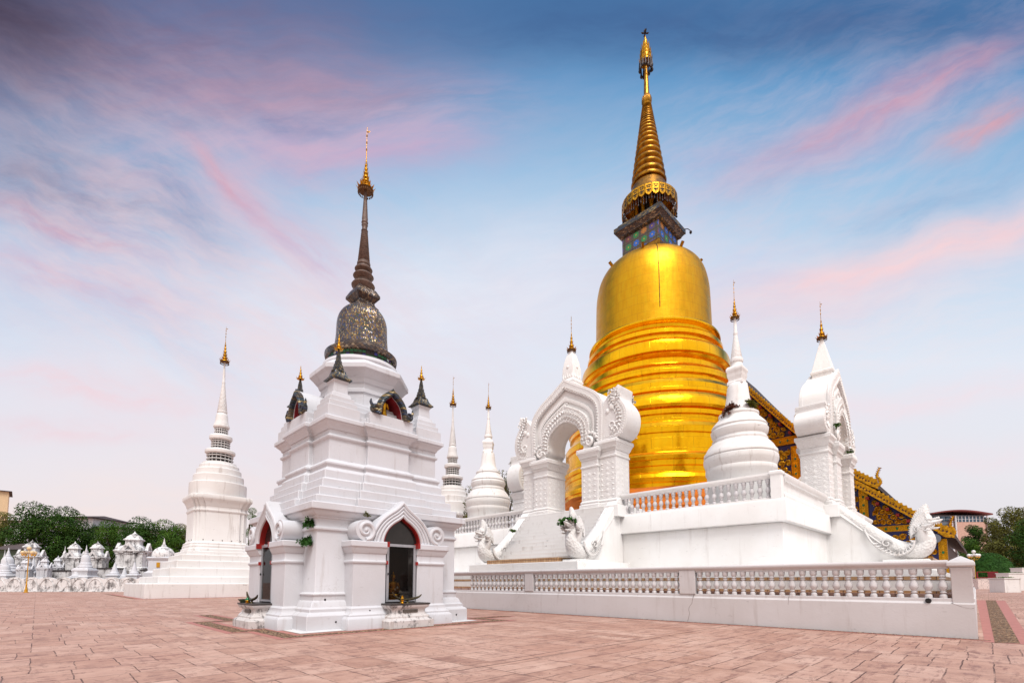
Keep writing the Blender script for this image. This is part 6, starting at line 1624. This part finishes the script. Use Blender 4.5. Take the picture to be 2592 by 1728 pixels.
p = tp_(*ZLX(-60, 725), 100); q_ = tp_(*ZLX(215, 725), 100); L = math.hypot(*(q_-p)[:2])
t_ = thing('shed', 'low shed with a grey corrugated iron roof behind the left tombs', 'shed', (p[0], p[1], 0), ANG)
mb = MB()
nn = 60; ra, rb = [], []
for i in range(nn+1): x = L*i/nn; dz_ = .06*math.sin(i*PI/1.0+.5) if i % 2 else .06; ra.append((x, -.6, p[2]+dz_-.06)); rb.append((x, 4.0, p[2]+1.5+dz_))
mb.rings([ra, rb], cap=False, closed=False); mb.build('roof', CORR, t_)
mb = MB(); mb.box(.2, L-.2, 0, 4, 0, p[2]-.12); mb.build('wall', GRNPAINT, t_)
# far right: hall with a curved maroon roof
dep = 200
a_ = tp_(*ZRX(822, 495), dep); b_ = tp_(*ZRX(1280, 495), dep); L = math.hypot(*(b_-a_)[:2]); H = a_[2]
t_ = thing('modern_building', 'glass-fronted building under a curved maroon roof', 'building', (a_[0], a_[1], 0), ANG)
rise = at_depth(*ZRX(1050, 462), dep)[2]-H
cv = [(L*i/20, H-.1+rise*math.sin(PI*(i/20*.86+.10))) for i in range(21)]
mb = MB(); mb.strip([(x, z) for x, z in cv], [(x, z+.55) for x, z in cv], -1.6, 16); mb.build('curved_roof', MAROON, t_)
zb = at_depth(*ZRX(1050, 545), dep)[2]; zb2 = at_depth(*ZRX(1050, 700), dep)[2]
mb = MB(); mb.box(L*.02, L*.93, .5, 14, 0, H+.2); mb.build('wall', GREYC, t_)
mb = MB(); mb.box(L*.40, L*.97, -.2, .48, 0, zb); mb.build('brick_wall', BRICKW, t_)
for i in range(9):
    x = L*(.42+.06*i); mb = MB(); mb.box(x, x+L*.05, .2, .49, zb+.2, H-.6); w_ = mb.build('window', WINGL, t_)
    mb = MB(); mb.box(x-.15, x+.15, .05, .3, zb+.1, H-.3); mb.box(x, x+L*.05, .1, .3, zb+(H-zb)*.42, zb+(H-zb)*.42+.15); mb.build('frame', PALE, w_)
for i in range(4):
    for j in range(3):
        x = L*(.04+.08*i); z0_ = H-2.3-3.2*j; mb = MB(); mb.box(x, x+L*.065, .2, .49, z0_, z0_+1.8); w_ = mb.build('window', WINGL, t_); mb = MB(); mb.box(x, x+L*.065, .1, .3, z0_+.85, z0_+.97); mb.build('frame', PALE, w_)
for f in (.34, .40, .93): mb = MB(); mb.lathe([(.35, 0), (.35, H-.2)], 12, (L*f, -.8)); mb.build('column', PALE, t_)
# planters and railing on the right
p = tp_(*ZRX(1195, 1040), 110); q_ = tp_(*ZRX(1356, 1040), 110); L = math.hypot(*(q_-p)[:2]); z1 = at_depth(*ZRX(1195, 975), 110)[2]; z2 = at_depth(*ZRX(1195, 922), 110)[2]
p = (p[0], p[1], 0)
t_ = thing('planter', 'speckled white planter carrying a red railing, right of the balustrade corner', 'planter', p, ANG)
mb = MB(); mb.box(0, L, 0, 2.4, 0, z1); mb.box(-.06, L+.06, -.06, 2.46, z1-.14, z1+.001); mb.build('planter_body', plaster('speckled_white', (232, 214, 208), .3, .2, 3), t_, bev=.03)
mb = MB(); mb.box(-.02, L+.02, .1, .2, z2-.14, z2); mb.box(-.02, L+.02, .1, .18, z1+.1, z1+.28); mb.box(L-.3, L, .05, 2.2, z1+.01, z2-.005); mb.box(L*.0, L*.04, .05, .24, z1+.01, z2-.01); mb.build('red_railing', REDIN, t_)
t_2 = [(1400, 1540, 1062, 970, 74, 'plain white block planter at the right edge'), (1432, 1600, 1000, 932, 90, 'second white block planter behind the first at the right edge'), (1535, 1640, 960, 892, 100, 'tall white planter block cut by the right edge of the picture')]
for (x0, x1, yb, yt, dep, lab) in t_2:
    p = tp_(*ZRX(x0, yb), dep); q_ = tp_(*ZRX(x1, yb), dep); L = math.hypot(*(q_-p)[:2]); H = at_depth(*ZRX(x0, yt), dep)[2]
    t_ = thing('planter', lab, 'planter', (p[0], p[1], 0), ANG+R(6), 'white block planters')
    mb = MB(); mb.box(0, L, 0, 2.2, 0, H-.16); mb.build('planter_body', WHITE3, t_, bev=.03)
    mb = MB(); mb.rings([[(-.08, -.08, H-.159), (L+.08, -.08, H-.159), (L+.08, 2.28, H-.159), (-.08, 2.28, H-.159)], [(-.08, -.08, H), (L+.08, -.08, H), (L+.08, 2.28, H), (-.08, 2.28, H)], [(.12, .12, H-.02), (L-.12, .12, H-.02), (L-.12, 2.08, H-.02), (.12, 2.08, H-.02)]]); mb.build('coping', WHITE3, t_)
    mb = MB(); r_ = random.Random(int(x0))
    for _ in range(160): leaf_cloud(mb, (r_.uniform(.2, L-.2), r_.uniform(.3, 1.9), H+r_.uniform(-.02, .12)), .12, 2, .07, r_)
    mb.build('planting', LEAF_MID, t_, flat=True)
